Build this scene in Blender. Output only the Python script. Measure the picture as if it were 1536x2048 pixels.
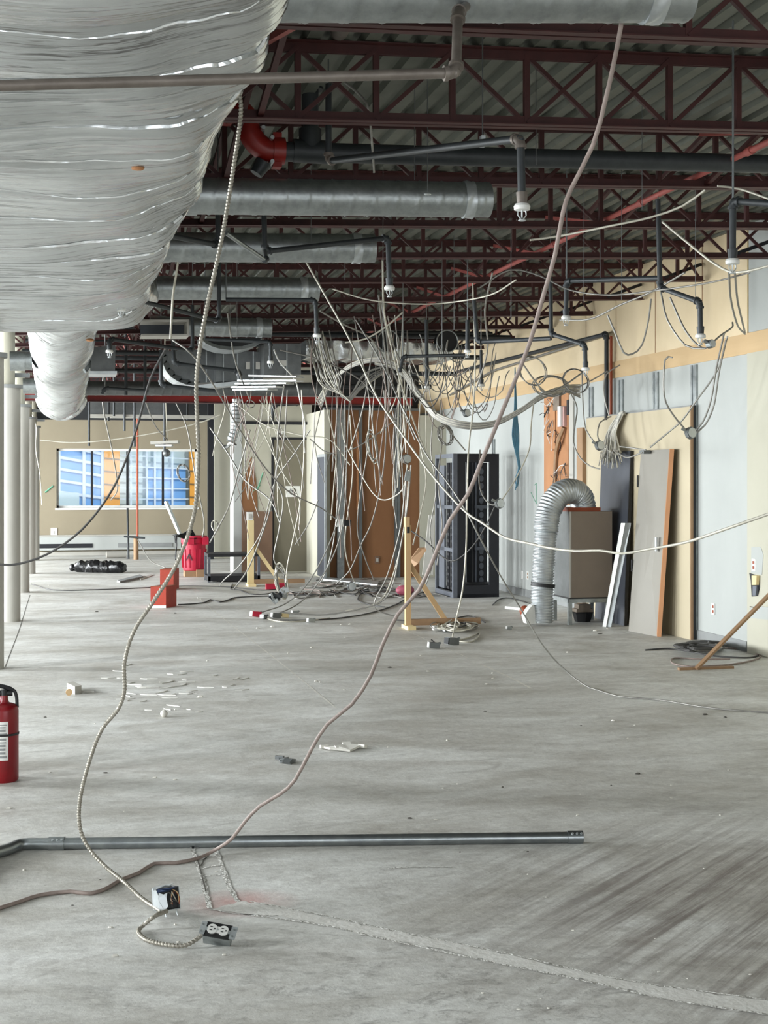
import bpy, math, random
from mathutils import Vector, Matrix
random.seed(7)
scene = bpy.context.scene
for o in list(bpy.data.objects): bpy.data.objects.remove(o)
C = scene.collection
# ---------------- camera ----------------
F = 2730.67; CX = 768; HY = 960; CH = 1.65
TH = math.atan(648 / F); CO = math.cos(TH); SI = math.sin(TH)
cam = bpy.data.objects.new('camera', bpy.data.cameras.new('camera')); C.objects.link(cam)
cam.location = (0, 0, CH); cam.rotation_euler = (math.pi / 2, 0, -TH)
cam.data.sensor_fit = 'VERTICAL'; cam.data.sensor_height = 36; cam.data.lens = 48
cam.data.shift_y = (HY - 1024) / 2048; cam.data.clip_start = 0.05; cam.data.clip_end = 300
scene.camera = cam
# ---------------- light ----------------
scene.view_settings.view_transform = 'Standard'; scene.view_settings.look = 'None'
scene.view_settings.gamma = 1; scene.view_settings.use_curve_mapping = False
scene.view_settings.exposure = 0.22
w = bpy.data.worlds.new('sky'); scene.world = w; w.use_nodes = True
bg = w.node_tree.nodes['Background']; bg.inputs[0].default_value = (0.72, 0.86, 1.0, 1); bg.inputs[1].default_value = 0.9
def light(name, kind, loc, rot, energy, size=(1, 1), col=(1, 1, 1)):
    l = bpy.data.lights.new(name, kind); l.energy = energy; l.color = col
    if kind == 'AREA': l.shape = 'RECTANGLE'; l.size, l.size_y = size
    o = bpy.data.objects.new(name, l); C.objects.link(o); o.location = loc; o.rotation_euler = rot; return o
sun = light('sun', 'SUN', (0, -20, 30), (0, 0, 0), 1.6, col=(1, 0.95, 0.86)); sun.data.angle = 0.01
sun.rotation_euler = Vector((-0.25, 0.8, -0.55)).to_track_quat('-Z', 'Y').to_euler()
WIN_Y = [(-0.8, 0.4), (4.9, 5.5), (9.8, 10.5), (13.6, 14.5), (17.4, 18.6), (21.0, 23.2), (25.0, 29.2)]
WPOW = [170, 290, 430, 400, 430, 640, 1050]
for (a, b), p in zip(WIN_Y, WPOW):
    light('daylight_left', 'AREA', (-6.45, (a + b) / 2, 1.75), (0, -math.radians(78), 0), p, (2.1, b - a), (0.93, 0.975, 1.0)).data.spread = math.radians(150)
light('rear_fill_light', 'AREA', (1.6, -2.85, 1.9), (math.radians(80), 0, 0), 150, (7.5, 2.0), (0.97, 0.98, 1.0))  # added area light filling in from behind the camera, source unseen

def P(px, py, d):
    cx = (px - CX) / F * d
    return Vector((cx * CO + d * SI, -cx * SI + d * CO, CH + (HY - py) / F * d))
def G(px, py, z=0.0):
    return P(px, py, F * (CH - z) / (py - HY))
def WX(px, py, X):
    k = (px - CX) / F; return P(px, py, X / (k * CO + SI))
def WY(px, py, Y):
    k = (px - CX) / F; return P(px, py, Y / (CO - k * SI))
def Q(px, py, d, r=0.005):
    p = P(px, py, d)
    return G(px, py, r) if p.z < r else p
W = 6.42                                    # the right wall's plane
zdeck = lambda x: 3.846 + 0.038 * x
zchord = lambda x: 3.44 + 0.038 * x

# ---------------- mesh builder ----------------
class MB:
    def __init__(s): s.v = []; s.f = []
    def add(s, vs, fs):
        n = len(s.v); s.v += [tuple(p) for p in vs]; s.f += [tuple(i + n for i in f) for f in fs]; return s
    def box(s, c, d, M=None):
        x, y, z = d[0] / 2, d[1] / 2, d[2] / 2
        vs = [Vector((a * x, b * y, e * z)) for a in (-1, 1) for b in (-1, 1) for e in (-1, 1)]
        if M is not None: vs = [M @ p for p in vs]
        c = Vector(c)
        return s.add([p + c for p in vs], [(0, 1, 3, 2), (4, 6, 7, 5), (0, 4, 5, 1), (2, 3, 7, 6), (0, 2, 6, 4), (1, 5, 7, 3)])
    def bb(s, x0, x1, y0, y1, z0, z1):
        return s.box(((x0 + x1) / 2, (y0 + y1) / 2, (z0 + z1) / 2), (x1 - x0, y1 - y0, z1 - z0))
    def bar(s, a, b, w, h):
        a = Vector(a); b = Vector(b); t = (b - a); L = t.length; t.normalize()
        up = Vector((0, 0, 1)) if abs(t.z) < 0.95 else Vector((0, 1, 0))
        u = t.cross(up).normalized(); v = u.cross(t)
        M = Matrix((t, u, v)).transposed()
        return s.box((a + b) / 2, (L, w, h), M)
    def slab(s, q, th):
        q = [Vector(p) for p in q]; th = Vector(th); n = len(q)
        return s.add(q + [p + th for p in q], [tuple(range(n)), tuple(range(2 * n - 1, n - 1, -1))] + [(i, i + n, (i + 1) % n + n, (i + 1) % n) for i in range(n)])
    def tube(s, pts, r, n=8, caps=True, rf=None):
        pts = [Vector(p) for p in pts]
        N = len(pts); rings = []; t0 = (pts[1] - pts[0]).normalized()
        up = Vector((0, 0, 1)) if abs(t0.z) < 0.9 else Vector((1, 0, 0))
        u = t0.cross(up).normalized(); vs = []; L = 0
        for i, p in enumerate(pts):
            t = (pts[min(i + 1, N - 1)] - pts[max(i - 1, 0)])
            if t.length < 1e-9: t = t0.copy()
            t.normalize(); u = (u - t * u.dot(t)); u.normalize(); v = t.cross(u)
            if i: L += (p - pts[i - 1]).length
            for k in range(n):
                a = 2 * math.pi * k / n
                rr = rf(i, L, a) if rf else (r[i] if isinstance(r, (list, tuple)) else r)
                vs.append(p + (u * math.cos(a) + v * math.sin(a)) * rr)
        fs = [(i * n + k, i * n + (k + 1) % n, (i + 1) * n + (k + 1) % n, (i + 1) * n + k) for i in range(N - 1) for k in range(n)]
        if caps: fs += [tuple(range(n - 1, -1, -1)), tuple((N - 1) * n + k for k in range(n))]
        return s.add(vs, fs)
    def cyl(s, a, b, r, n=14, r2=None): return s.tube([a, b], [r, r if r2 is None else r2], n)
    def sph(s, c, r, n=10, sc=(1, 1, 1)):
        c = Vector(c); vs = []; m = n // 2
        for i in range(m + 1):
            for k in range(n):
                th = math.pi * i / m; ph = 2 * math.pi * k / n
                vs.append(c + Vector((math.sin(th) * math.cos(ph) * sc[0], math.sin(th) * math.sin(ph) * sc[1], math.cos(th) * sc[2])) * r)
        return s.add(vs, [(i * n + k, (i + 1) * n + k, (i + 1) * n + (k + 1) % n, i * n + (k + 1) % n) for i in range(m) for k in range(n)])
    def lathe(s, base, prof, n=24):
        base = Vector(base)
        return s.tube([base + Vector((0, 0, z + i * 1e-5)) for i, (r, z) in enumerate(prof)], [r for r, z in prof], n)
def spline(pts, step=0.05):
    pts = [Vector(p) for p in pts]; out = []
    if len(pts) == 2:
        n = max(2, int((pts[1] - pts[0]).length / step)); return [pts[0].lerp(pts[1], i / n) for i in range(n + 1)]
    e = [pts[0] * 2 - pts[1]] + pts + [pts[-1] * 2 - pts[-2]]
    for i in range(1, len(e) - 2):
        p0, p1, p2, p3 = e[i - 1:i + 3]; n = max(2, int((p2 - p1).length / step))
        for k in range(n):
            t = k / n
            out.append(0.5 * ((2 * p1) + (p2 - p0) * t + (2 * p0 - 5 * p1 + 4 * p2 - p3) * t * t + (3 * p1 - p0 - 3 * p2 + p3) * t ** 3))
    out.append(pts[-1]); return out

def obj(name, mb, m, parent=None, smooth=True, ang=35):
    me = bpy.data.meshes.new(name); me.from_pydata(mb.v, [], mb.f); me.update()
    if smooth:
        for p in me.polygons: p.use_smooth = True
        me.set_sharp_from_angle(angle=math.radians(ang))
    me.materials.append(m)
    o = bpy.data.objects.new(name, me); C.objects.link(o)
    if parent is not None:
        o.parent = parent; q = parent; L = Vector((0, 0, 0))
        while q is not None: L += q.location; q = q.parent
        o.location = -L
    return o
def thing(name, label, cat, loc=(0, 0, 0), group=None):
    o = bpy.data.objects.new(name, None); C.objects.link(o); o.location = loc
    o.empty_display_size = 0.1; o['label'] = label; o['category'] = cat
    if group: o['group'] = group
    return o
def tag(o, label, cat, group=None):
    o['label'] = label; o['category'] = cat
    if group: o['group'] = group
    return o
def struct(name, mb, m, parent=None, smooth=False):
    o = obj(name, mb, m, parent, smooth)
    if parent is None: o['kind'] = 'structure'
    return o
def dup(root, loc, rz=0, label=None):
    r = root.copy(); C.objects.link(r); r.location = loc; r.rotation_euler = (0, 0, rz)
    if label: r['label'] = label
    for ch in list(root.children):
        c = ch.copy(); C.objects.link(c); c.parent = r
        for g in ch.children:
            d = g.copy(); C.objects.link(d); d.parent = c
    return r

# ---------------- materials ----------------
def lin(h):
    h = h.lstrip('#'); c = [int(h[i:i + 2], 16) / 255 for i in (0, 2, 4)]
    return tuple((x / 12.92 if x <= 0.04045 else ((x + 0.055) / 1.055) ** 2.4) for x in c) + (1,)
def mat(name, col, rough=0.6, metal=0.0, col2=None, scale=6.0, amt=0.5, bump=0.0, bscale=None, stretch=(1, 1, 1), spec=0.5):
    m = bpy.data.materials.new(name); m.use_nodes = True; nt = m.node_tree; b = nt.nodes['Principled BSDF']
    c1 = lin(col); b.inputs['Roughness'].default_value = rough; b.inputs['Metallic'].default_value = metal
    b.inputs['Specular IOR Level'].default_value = spec
    c2 = lin(col2) if col2 else tuple(x * 0.72 for x in c1[:3]) + (1,)
    tc = nt.nodes.new('ShaderNodeTexCoord'); mp = nt.nodes.new('ShaderNodeMapping'); mp.inputs['Scale'].default_value = stretch
    nt.links.new(tc.outputs['Object'], mp.inputs[0])
    n = nt.nodes.new('ShaderNodeTexNoise'); n.inputs['Scale'].default_value = scale; n.inputs['Detail'].default_value = 6; n.inputs['Roughness'].default_value = 0.65
    nt.links.new(mp.outputs[0], n.inputs['Vector'])
    r = nt.nodes.new('ShaderNodeValToRGB'); r.color_ramp.elements[0].position = 0.5 - amt / 2; r.color_ramp.elements[1].position = 0.5 + amt / 2
    r.color_ramp.elements[0].color = c2; r.color_ramp.elements[1].color = c1
    nt.links.new(n.outputs[0], r.inputs[0]); nt.links.new(r.outputs[0], b.inputs['Base Color'])
    if bump:
        n2 = nt.nodes.new('ShaderNodeTexNoise'); n2.inputs['Scale'].default_value = bscale or scale * 4; n2.inputs['Detail'].default_value = 4
        nt.links.new(mp.outputs[0], n2.inputs['Vector'])
        bp = nt.nodes.new('ShaderNodeBump'); bp.inputs['Strength'].default_value = bump; bp.inputs['Distance'].default_value = 0.02
        nt.links.new(n2.outputs[0], bp.inputs['Height']); nt.links.new(bp.outputs[0], b.inputs['Normal'])
    return m
M = {}
M['deck'] = mat('painted_deck', '#74776d', 0.5, 0.35, '#55584f', 3, 0.6)
M['joist'] = mat('joist_red', '#4b1f1d', 0.6, 0.0, '#311413', 7, 0.6)
M['pink'] = mat('primer_pink', '#a8544c', 0.6, 0.0, '#83403b', 7, 0.6)
M['blackpipe'] = mat('black_iron', '#3c4042', 0.5, 0.2, '#24282b', 8, 0.6)
M['pipebrown'] = mat('worn_iron', '#7b736b', 0.5, 0.3, '#5a524b', 9, 0.5, 0.1)
M['galv'] = mat('galvanised', '#b4b9b9', 0.42, 0.9, '#8b9090', 14, 0.5, 0.06)
M['sheet'] = mat('sheet_metal', '#7d8080', 0.45, 0.75, '#606363', 5, 0.5)
M['sheetlight'] = mat('bright_sheet_metal', '#d6dadb', 0.4, 0.7, '#aab0b2', 5, 0.5)
M['steel'] = mat('emt_steel', '#a3a8a8', 0.33, 0.9, '#82878a', 12, 0.5)
M['red'] = mat('red_paint', '#941f17', 0.4, 0.0, '#761812', 8, 0.5)
M['extred'] = mat('extinguisher_red', '#850d18', 0.3, 0.0, '#740b14', 8, 0.5)
M['binred'] = mat('plastic_red', '#c2153a', 0.45, 0.0, '#a81232', 6, 0.5)
M['boxred'] = mat('box_red', '#b5402c', 0.6, 0.0, '#963524', 6, 0.5)
M['white'] = mat('white_plastic', '#e6e6e2', 0.5, 0.0, '#d2d2cd', 8, 0.5)
M['black'] = mat('black_plastic', '#1b1b1d', 0.5, 0.0, '#101011', 8, 0.5)
M['blackmat'] = mat('black_powdercoat', '#1d1f25', 0.6, 0.1, '#15161b', 6, 0.5)
M['rackgrey'] = mat('rack_grey', '#6d727b', 0.5, 0.3, '#575b63', 6, 0.5)
M['drywall'] = mat('white_drywall', '#b1b4b0', 0.85, 0, '#a5a8a5', 1.5, 0.7, stretch=(1, 1, 0.4))
M['cream'] = mat('cream_paint', '#b9b6a6', 0.8, 0, '#adaa99', 1.3, 0.7)
M['ply'] = mat('cream_plywood', '#e0ceae', 0.8, 0, '#cdb994', 1.6, 0.7, stretch=(1, 1, 0.5))
M['stripe'] = mat('bare_plywood', '#ccb188', 0.75, 0, '#bb9d74', 2.0, 0.7, stretch=(1, 0.25, 3))
M['tan'] = mat('tan_paint', '#958b76', 0.85, 0, '#8a806c', 1.0, 0.7)
M['brown'] = mat('kraft_board', '#8a5f3b', 0.75, 0, '#754d2e', 1.2, 0.8, stretch=(1, 1, 0.3))
M['orange'] = mat('stained_board', '#b88358', 0.75, 0, '#9b6b46', 3, 0.7, stretch=(1, 1, 0.3))
M['cardboard'] = mat('cardboard', '#7b604d', 0.8, 0, '#6a5242', 3, 0.6)
M['doorgrey'] = mat('grey_door', '#787261', 0.65, 0, '#6b6656', 1.0, 0.7)
M['doorpale'] = mat('pale_grey_door', '#8f8b82', 0.6, 0, '#827e75', 1.0, 0.7)
M['navy'] = mat('charcoal_laminate', '#4b4f57', 0.5, 0, '#3d4149', 2.0, 0.8, stretch=(1, 1, 0.4))
M['cap'] = mat('grey_rubber_base', '#8d8f8e', 0.7, 0, '#7f8180', 4, 0.5)
M['panel'] = mat('cream_panel', '#bcb096', 0.7, 0, '#b1a58a', 1.2, 0.7)
M['column'] = mat('column_paint', '#b5b2aa', 0.6, 0, '#a9a69e', 2, 0.6)
M['wood'] = mat('pine', '#ccac80', 0.65, 0, '#b5936a', 4, 0.7, stretch=(3, 3, 0.5))
M['woodpale'] = mat('pale_pine', '#e3cf9f', 0.65, 0, '#d6bf8c', 4, 0.7)
M['wooddark'] = mat('old_wood', '#a98968', 0.7, 0, '#8c6d50', 4, 0.7)
M['taupe'] = mat('taupe_board', '#85786a', 0.75, 0, '#786c5f', 3, 0.6)
M['copper'] = mat('rust_cap', '#9a4a2c', 0.6, 0.1, '#7f3b22', 6, 0.6)
M['wire'] = mat('armoured_grey', '#9c9a94', 0.45, 0.5, '#7d7b76', 20, 0.5)
M['wirelight'] = mat('pale_cable', '#c6c2b5', 0.5, 0.25, '#aca899', 20, 0.5)
M['wiredark'] = mat('dark_cable', '#4d4c4a', 0.6, 0.1, '#3b3a39', 20, 0.5)
M['wirebrown'] = mat('dusty_brown_cable', '#998a82', 0.6, 0.0, '#786a63', 30, 0.6)
M['mc'] = mat('armoured_cable', '#a49f93', 0.45, 0.35, '#827d72', 40, 0.5)
M['teal'] = mat('blue_cable', '#4f7e93', 0.5, 0.0, '#3b6578', 20, 0.5)
M['debris'] = mat('debris_white', '#dcd9d0', 0.8, 0, '#c6c2b8', 20, 0.5)
M['debrisdark'] = mat('debris_dark', '#5a564f', 0.8, 0, '#45423c', 20, 0.5)
M['pinkrag'] = mat('pink_plastic', '#c4677a', 0.6, 0, '#9c4a5c', 15, 0.5)
M['green'] = mat('green_marker', '#6fa58a', 0.8, 0, '#5f957a', 15, 0.5)
M['yellow'] = mat('yellow_insulation', '#c9b978', 0.9, 0, '#a99a5f', 15, 0.6, 0.5)
M['blackbag'] = mat('black_bag', '#141416', 0.3, 0, '#0d0d0e', 8, 0.5, 0.6, 14)
M['pane_dark'] = mat('dark_opening', '#26282a', 0.7, 0, '#1a1b1d', 6, 0.5)

def foil():
    m = mat('foil_insulation', '#e2e5e6', 0.22, 0.92, '#c3c6c6', 2.5, 0.7); nt = m.node_tree; b = nt.nodes['Principled BSDF']
    tc = nt.nodes.new('ShaderNodeTexCoord')
    def noise(sc, s, d=5, dist=0.0):
        mp = nt.nodes.new('ShaderNodeMapping'); mp.inputs['Scale'].default_value = s; nt.links.new(tc.outputs['Object'], mp.inputs[0])
        n = nt.nodes.new('ShaderNodeTexNoise'); n.inputs['Scale'].default_value = sc; n.inputs['Detail'].default_value = d; n.inputs['Distortion'].default_value = dist
        nt.links.new(mp.outputs[0], n.inputs['Vector']); return n
    a = noise(2.2, (0.3, 5, 0.5), 4, 0.3); c = noise(16, (0.5, 2.5, 1), 2)
    mx = nt.nodes.new('ShaderNodeMath'); mx.operation = 'MULTIPLY_ADD'; mx.inputs[1].default_value = 0.12
    nt.links.new(c.outputs[0], mx.inputs[0]); nt.links.new(a.outputs[0], mx.inputs[2])
    bp = nt.nodes.new('ShaderNodeBump'); bp.inputs['Strength'].default_value = 0.5; bp.inputs['Distance'].default_value = 0.05
    nt.links.new(mx.outputs[0], bp.inputs['Height']); nt.links.new(bp.outputs[0], b.inputs['Normal']); return m
M['foil'] = foil()

def floor_mat():
    m = bpy.data.materials.new('concrete_floor'); m.use_nodes = True; nt = m.node_tree; b = nt.nodes['Principled BSDF']; L = nt.links.new
    g = nt.nodes.new('ShaderNodeTexCoord')
    def noise(sc, s=(1, 1, 1), rz=0, d=8, rough=0.65, dist=0.0):
        m0 = nt.nodes.new('ShaderNodeMapping'); m0.inputs['Rotation'].default_value = (0, 0, rz); L(g.outputs['Object'], m0.inputs[0])
        mp = nt.nodes.new('ShaderNodeMapping'); mp.inputs['Scale'].default_value = s; L(m0.outputs[0], mp.inputs[0])
        n = nt.nodes.new('ShaderNodeTexNoise'); n.inputs['Scale'].default_value = sc; n.inputs['Detail'].default_value = d
        n.inputs['Roughness'].default_value = rough; n.inputs['Distortion'].default_value = dist
        L(mp.outputs[0], n.inputs['Vector']); return n.outputs[0]
    def ramp(f, p0, p1, c0, c1):
        r = nt.nodes.new('ShaderNodeValToRGB'); e = r.color_ramp.elements; e[0].position = p0; e[1].position = p1; e[0].color = c0; e[1].color = c1
        L(f, r.inputs[0]); return r.outputs[0]
    def mix(a, c, f, mode='MIX'):
        x = nt.nodes.new('ShaderNodeMix'); x.data_type = 'RGBA'; x.blend_type = mode
        if isinstance(f, float): x.inputs[0].default_value = f
        else: L(f, x.inputs[0])
        for s_, v in ((6, a), (7, c)):
            if isinstance(v, tuple): x.inputs[s_].default_value = v
            else: L(v, x.inputs[s_])
        return x.outputs[2]
    def blob(c, r0, r1, sx=1.0):
        mp = nt.nodes.new('ShaderNodeMapping'); mp.vector_type = 'POINT'; mp.inputs['Location'].default_value = (-c[0] * sx, -c[1], 0); mp.inputs['Scale'].default_value = (sx, 1, 1)
        L(g.outputs['Object'], mp.inputs[0]); v = nt.nodes.new('ShaderNodeVectorMath'); v.operation = 'LENGTH'; L(mp.outputs[0], v.inputs[0])
        q = nt.nodes.new('ShaderNodeMapRange'); q.inputs[1].default_value = r0; q.inputs[2].default_value = r1; q.inputs[3].default_value = 1; q.inputs[4].default_value = 0
        L(v.outputs['Value'], q.inputs[0]); return q.outputs[0]
    def mul(a, c):
        x = nt.nodes.new('ShaderNodeMath'); x.operation = 'MULTIPLY'
        L(a, x.inputs[0])
        if isinstance(c, float): x.inputs[1].default_value = c
        else: L(c, x.inputs[1])
        return x.outputs[0]
    base = ramp(noise(0.9, (0.8, 1.6, 1), 0.1, 9, 0.68, 0.6), 0.34, 0.66, lin('#bab7af'), lin('#eeefec'))
    fine = ramp(noise(11, (1, 1, 1), 0, 10, 0.75), 0.3, 0.7, (0.72, 0.71, 0.70, 1), (1.06, 1.06, 1.06, 1))
    c = mix(base, fine, 0.75, 'MULTIPLY')
    mot = ramp(noise(28, (0.8, 1.3, 1), 0.2, 8, 0.8, 0.5), 0.34, 0.66, (0.70, 0.69, 0.68, 1), (1.14, 1.14, 1.13, 1)); c = mix(c, mot, 0.6, 'MULTIPLY')
    sp = ramp(noise(3.4, (0.7, 1.6, 1), -0.3, 9, 0.8, 0.7), 0.52, 0.68, (0, 0, 0, 1), (1, 1, 1, 1)); c = mix(c, lin('#918c86'), mul(sp, 0.55))
    warm = ramp(noise(0.9, (0.5, 2.2, 1), 0.15, 7, 0.6), 0.55, 0.78, (0, 0, 0, 1), (1, 1, 1, 1))
    c = mix(c, lin('#8d8276'), mul(warm, 0.45))
    scr = ramp(noise(5, (0.3, 6, 1), 0.5, 7, 0.75, 0.8), 0.56, 0.63, (0, 0, 0, 1), (1, 1, 1, 1))
    c = mix(c, lin('#d9d8d2'), mul(scr, 0.22))
    # dark sweeping scuffs near the camera, right-hand side
    sw = ramp(noise(3.2, (0.16, 4.0, 1), -0.72, 7, 0.75, 0.15), 0.42, 0.60, (0, 0, 0, 1), (1, 1, 1, 1))
    c = mix(c, lin('#6d635d'), mul(mul(sw, blob((2.75, 4.75), 0.5, 1.7)), 0.85))
    sw2 = ramp(noise(7, (1, 1.5, 1), 0.2, 8, 0.8, 0.6), 0.52, 0.62, (0, 0, 0, 1), (1, 1, 1, 1))
    c = mix(c, lin('#66625e'), mul(mul(sw2, blob((1.1, 3.9), 0.3, 1.9)), 0.55))
    pk = ramp(noise(9, (1, 1, 1), 0, 6, 0.7), 0.25, 0.6, (0.35, 0.35, 0.35, 1), (1, 1, 1, 1))
    p = G(478, 1806); c = mix(c, lin('#c58c86'), mul(mul(pk, blob((p.x, p.y), 0.03, 0.2, 0.8)), 0.75))
    vor = ramp(noise(60, (1, 1, 1), 0, 3, 0.6), 0.30, 0.36, (1, 1, 1, 1), (0, 0, 0, 1))
    c = mix(c, lin('#7c776f'), mul(vor, 0.5))
    L(c, b.inputs['Base Color'])
    rr = ramp(noise(2.5, (1, 1, 1), 0, 5), 0.3, 0.7, (0.42, 0.42, 0.42, 1), (0.68, 0.68, 0.68, 1)); L(rr, b.inputs['Roughness'])
    bp = nt.nodes.new('ShaderNodeBump'); bp.inputs['Strength'].default_value = 0.25; bp.inputs['Distance'].default_value = 0.01
    L(noise(22, (1, 1, 1), 0, 6, 0.7), bp.inputs['Height']); L(bp.outputs[0], b.inputs['Normal'])
    return m
M['floor'] = floor_mat()
M['patch'] = mat('patch_concrete', '#e2e1dc', 0.8, 0, '#c9c6bf', 9, 0.6, 0.15, 40)
M['crumble'] = mat('crumbled_concrete', '#f0efea', 0.9, 0, '#9a968e', 45, 0.5, 0.9, 60)
M['joint'] = mat('joint_filler', '#e6e4dc', 0.8, 0, '#c6c2b8', 6, 0.5)
M['pinkdust'] = mat('pink_dust', '#c9928b', 0.85, 0, '#b9a39d', 14, 0.5)

# ================= THE SETTING =================
YF = 30.7
b = MB().bb(-7, 7, -3.2, 31.2, -0.15, 0); struct('floor', b, M['floor'])
# roof deck: fluted steel sheet running front to back
b = MB(); prof = []
x = -6.9; pitch = 0.152
while x < 6.6:
    for dx, dz in ((0, 0.038), (0.045, 0.038), (0.062, 0), (0.135, 0)): prof.append((x + dx, zdeck(x + dx) + dz))
    x += pitch
vs = [(px_, -3.2, z) for px_, z in prof] + [(px_, 31.2, z) for px_, z in prof]; n = len(prof)
fs = [(i, i + 1, n + i + 1, n + i) for i in range(n - 1)]
b.add(vs, fs)
o = len(b.v); b.add([(-7, -3.2, 3.75), (6.7, -3.2, 4.3), (6.7, 31.2, 4.3), (-7, 31.2, 3.75)], [(0, 1, 2, 3)])
struct('ceiling', b, M['deck'])
# right wall: white board below, bare plywood strip, cream plywood above; the near bay is cream and stands proud
ys = WX(1500, 900, W).y
b = MB().bb(W, W + 0.2, ys, 31, 0, 2.86); struct('wall_right', b, M['drywall'])
b = MB().bb(W - 0.012, W + 0.2, ys, 31, 2.86, 3.056); struct('wall_right', b, M['stripe'])
b = MB().bb(W + 0.004, W + 0.2, ys + 0.06, 31, 3.056, 4.12); struct('wall_right', b, M['ply'])
b = MB().bb(W - 0.03, W + 0.2, -3.2, ys, 0, 2.86); struct('wall_right', b, M['cream'])
b = MB().bb(W - 0.018, W + 0.2, -3.2, ys, 2.86, 3.056); struct('wall_right', b, M['stripe'])
b = MB().bb(W - 0.03, W + 0.2, -3.2, ys - 0.03, 3.056, 4.12); struct('wall_right', b, M['drywall'])
b = MB().bb(W + 0.02, W + 0.05, ys - 0.03, ys + 0.06, 3.056, 4.1); struct('trim_1', b, M['yellow'])
b = MB().bb(W - 0.012, W, ys + 0.05, 22.4, 0, 0.1); struct('baseboard_right', b, M['cap'])
b = MB().bb(W - 0.04, W - 0.03, -3.2, ys - 0.15, 0.40, 0.47); struct('trim_2', b, M['drywall'])
# plywood seams on the upper wall
for i, px in enumerate((1172, 1232, 1310, 1404)):
    q = WX(px, 600, W)
    struct('trim_3', MB().bb(W - 0.001, W + 0.005, q.y - 0.004, q.y + 0.004, 3.06, 4.05), M['wooddark'])
# far wall with the window
wl = WY(113, 897, YF); wr = WY(395, 1015, YF)
x0, x1, z0, z1 = wl.x, wr.x, wr.z, wl.z
b = MB().bb(-7, x0, YF, YF + 0.25, 0, 4.3).bb(x1, 7, YF, YF + 0.25, 0, 4.3).bb(x0, x1, YF, YF + 0.25, 0, z0).bb(x0, x1, YF, YF + 0.25, z1, 4.3)
struct('wall_far', b, M['tan'])
win = bpy.data.objects.new('window_1', None); C.objects.link(win); win.location = (x0, YF, z0); win['kind'] = 'structure'
f = MB(); t = 0.05
f.bb(x0, x1, YF + 0.1, YF + 0.16, z0, z0 + t).bb(x0, x1, YF + 0.1, YF + 0.16, z1 - t, z1).bb(x0, x0 + t, YF + 0.1, YF + 0.16, z0, z1).bb(x1 - t, x1, YF + 0.1, YF + 0.16, z0, z1)
obj('window_frame', f, M['white'], win, False)
for px in (184, 255, 326):
    q = WY(px, 950, YF + 0.1); obj('mullion', MB().bb(q.x - 0.025, q.x + 0.025, YF + 0.1, YF + 0.17, z0 + t, z1 - t), M['blackmat'], win, False)
obj('window_sill', MB().bb(x0 - 0.03, x1 + 0.03, YF - 0.04, YF + 0.1, z0 - 0.04, z0), M['white'], win, False)
gm = bpy.data.materials.new('window_glass'); gm.use_nodes = True; nt = gm.node_tree
for n_ in list(nt.nodes): nt.nodes.remove(n_)
oo = nt.nodes.new('ShaderNodeOutputMaterial'); mx = nt.nodes.new('ShaderNodeMixShader'); tr = nt.nodes.new('ShaderNodeBsdfTransparent'); gl = nt.nodes.new('ShaderNodeBsdfGlossy')
gl.inputs['Roughness'].default_value = 0.05; mx.inputs[0].default_value = 0.06; tr.inputs[0].default_value = (0.94, 0.97, 1, 1)
nt.links.new(tr.outputs[0], mx.inputs[1]); nt.links.new(gl.outputs[0], mx.inputs[2]); nt.links.new(mx.outputs[0], oo.inputs[0])
obj('pane', MB().bb(x0 + t, x1 - t, YF + 0.125, YF + 0.133, z0 + t, z1 - t), gm, win, False)
# perimeter heater along the far wall
hb = thing('baseboard_heater', 'long white baseboard heater below the far window', 'heater', (0.5, YF - 0.1, 0))
p1 = WY(70, 1075, YF - 0.15); p2 = WY(362, 1075, YF - 0.15)
obj('cover', MB().bb(p1.x, p2.x, YF - 0.16, YF, 0.12, 0.42), M['drywall'], hb, False)
obj('top', MB().bb(p1.x, p2.x, YF - 0.18, YF, 0.42, 0.45), M['column'], hb, False)
for a, c in ((78, 185), (236, 345)):
    pa = WY(a, 1090, YF - 0.17); pc = WY(c, 1090, YF - 0.17)
    obj('grille', MB().bb(pa.x, pc.x, YF - 0.175, YF - 0.15, 0.17, 0.26), M['blackmat'] if a == 78 else M['cap'], hb, False)
struct('baseboard_far', MB().bb(-6.9, 3.2, YF - 0.05, YF, 0, 0.08), M['column'])
# left and rear walls (outside the picture) with window openings; the rear one is added for the fill light
def wall_windows(axis, pos, th, lo, hi, openings, z0, z1, name, m):
    b = MB(); cur = lo
    def add(a, c, za, zb):
        if axis == 'x': b.bb(pos, pos + th, a, c, za, zb)
        else: b.bb(a, c, pos, pos + th, za, zb)
    for a, c in openings:
        add(cur, a, 0, 4.3); add(a, c, 0, z0); add(a, c, z1, 4.3); cur = c
    add(cur, hi, 0, 4.3); struct(name, b, m)
wall_windows('x', -6.85, 0.25, -3.2, 31, WIN_Y, 0.7, 2.8, 'wall_left', M['drywall'])
wall_windows('y', -3.2, 0.25, -7, 7, [(-2.2, 5.4)], 0.9, 2.9, 'wall_back', M['drywall'])
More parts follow.
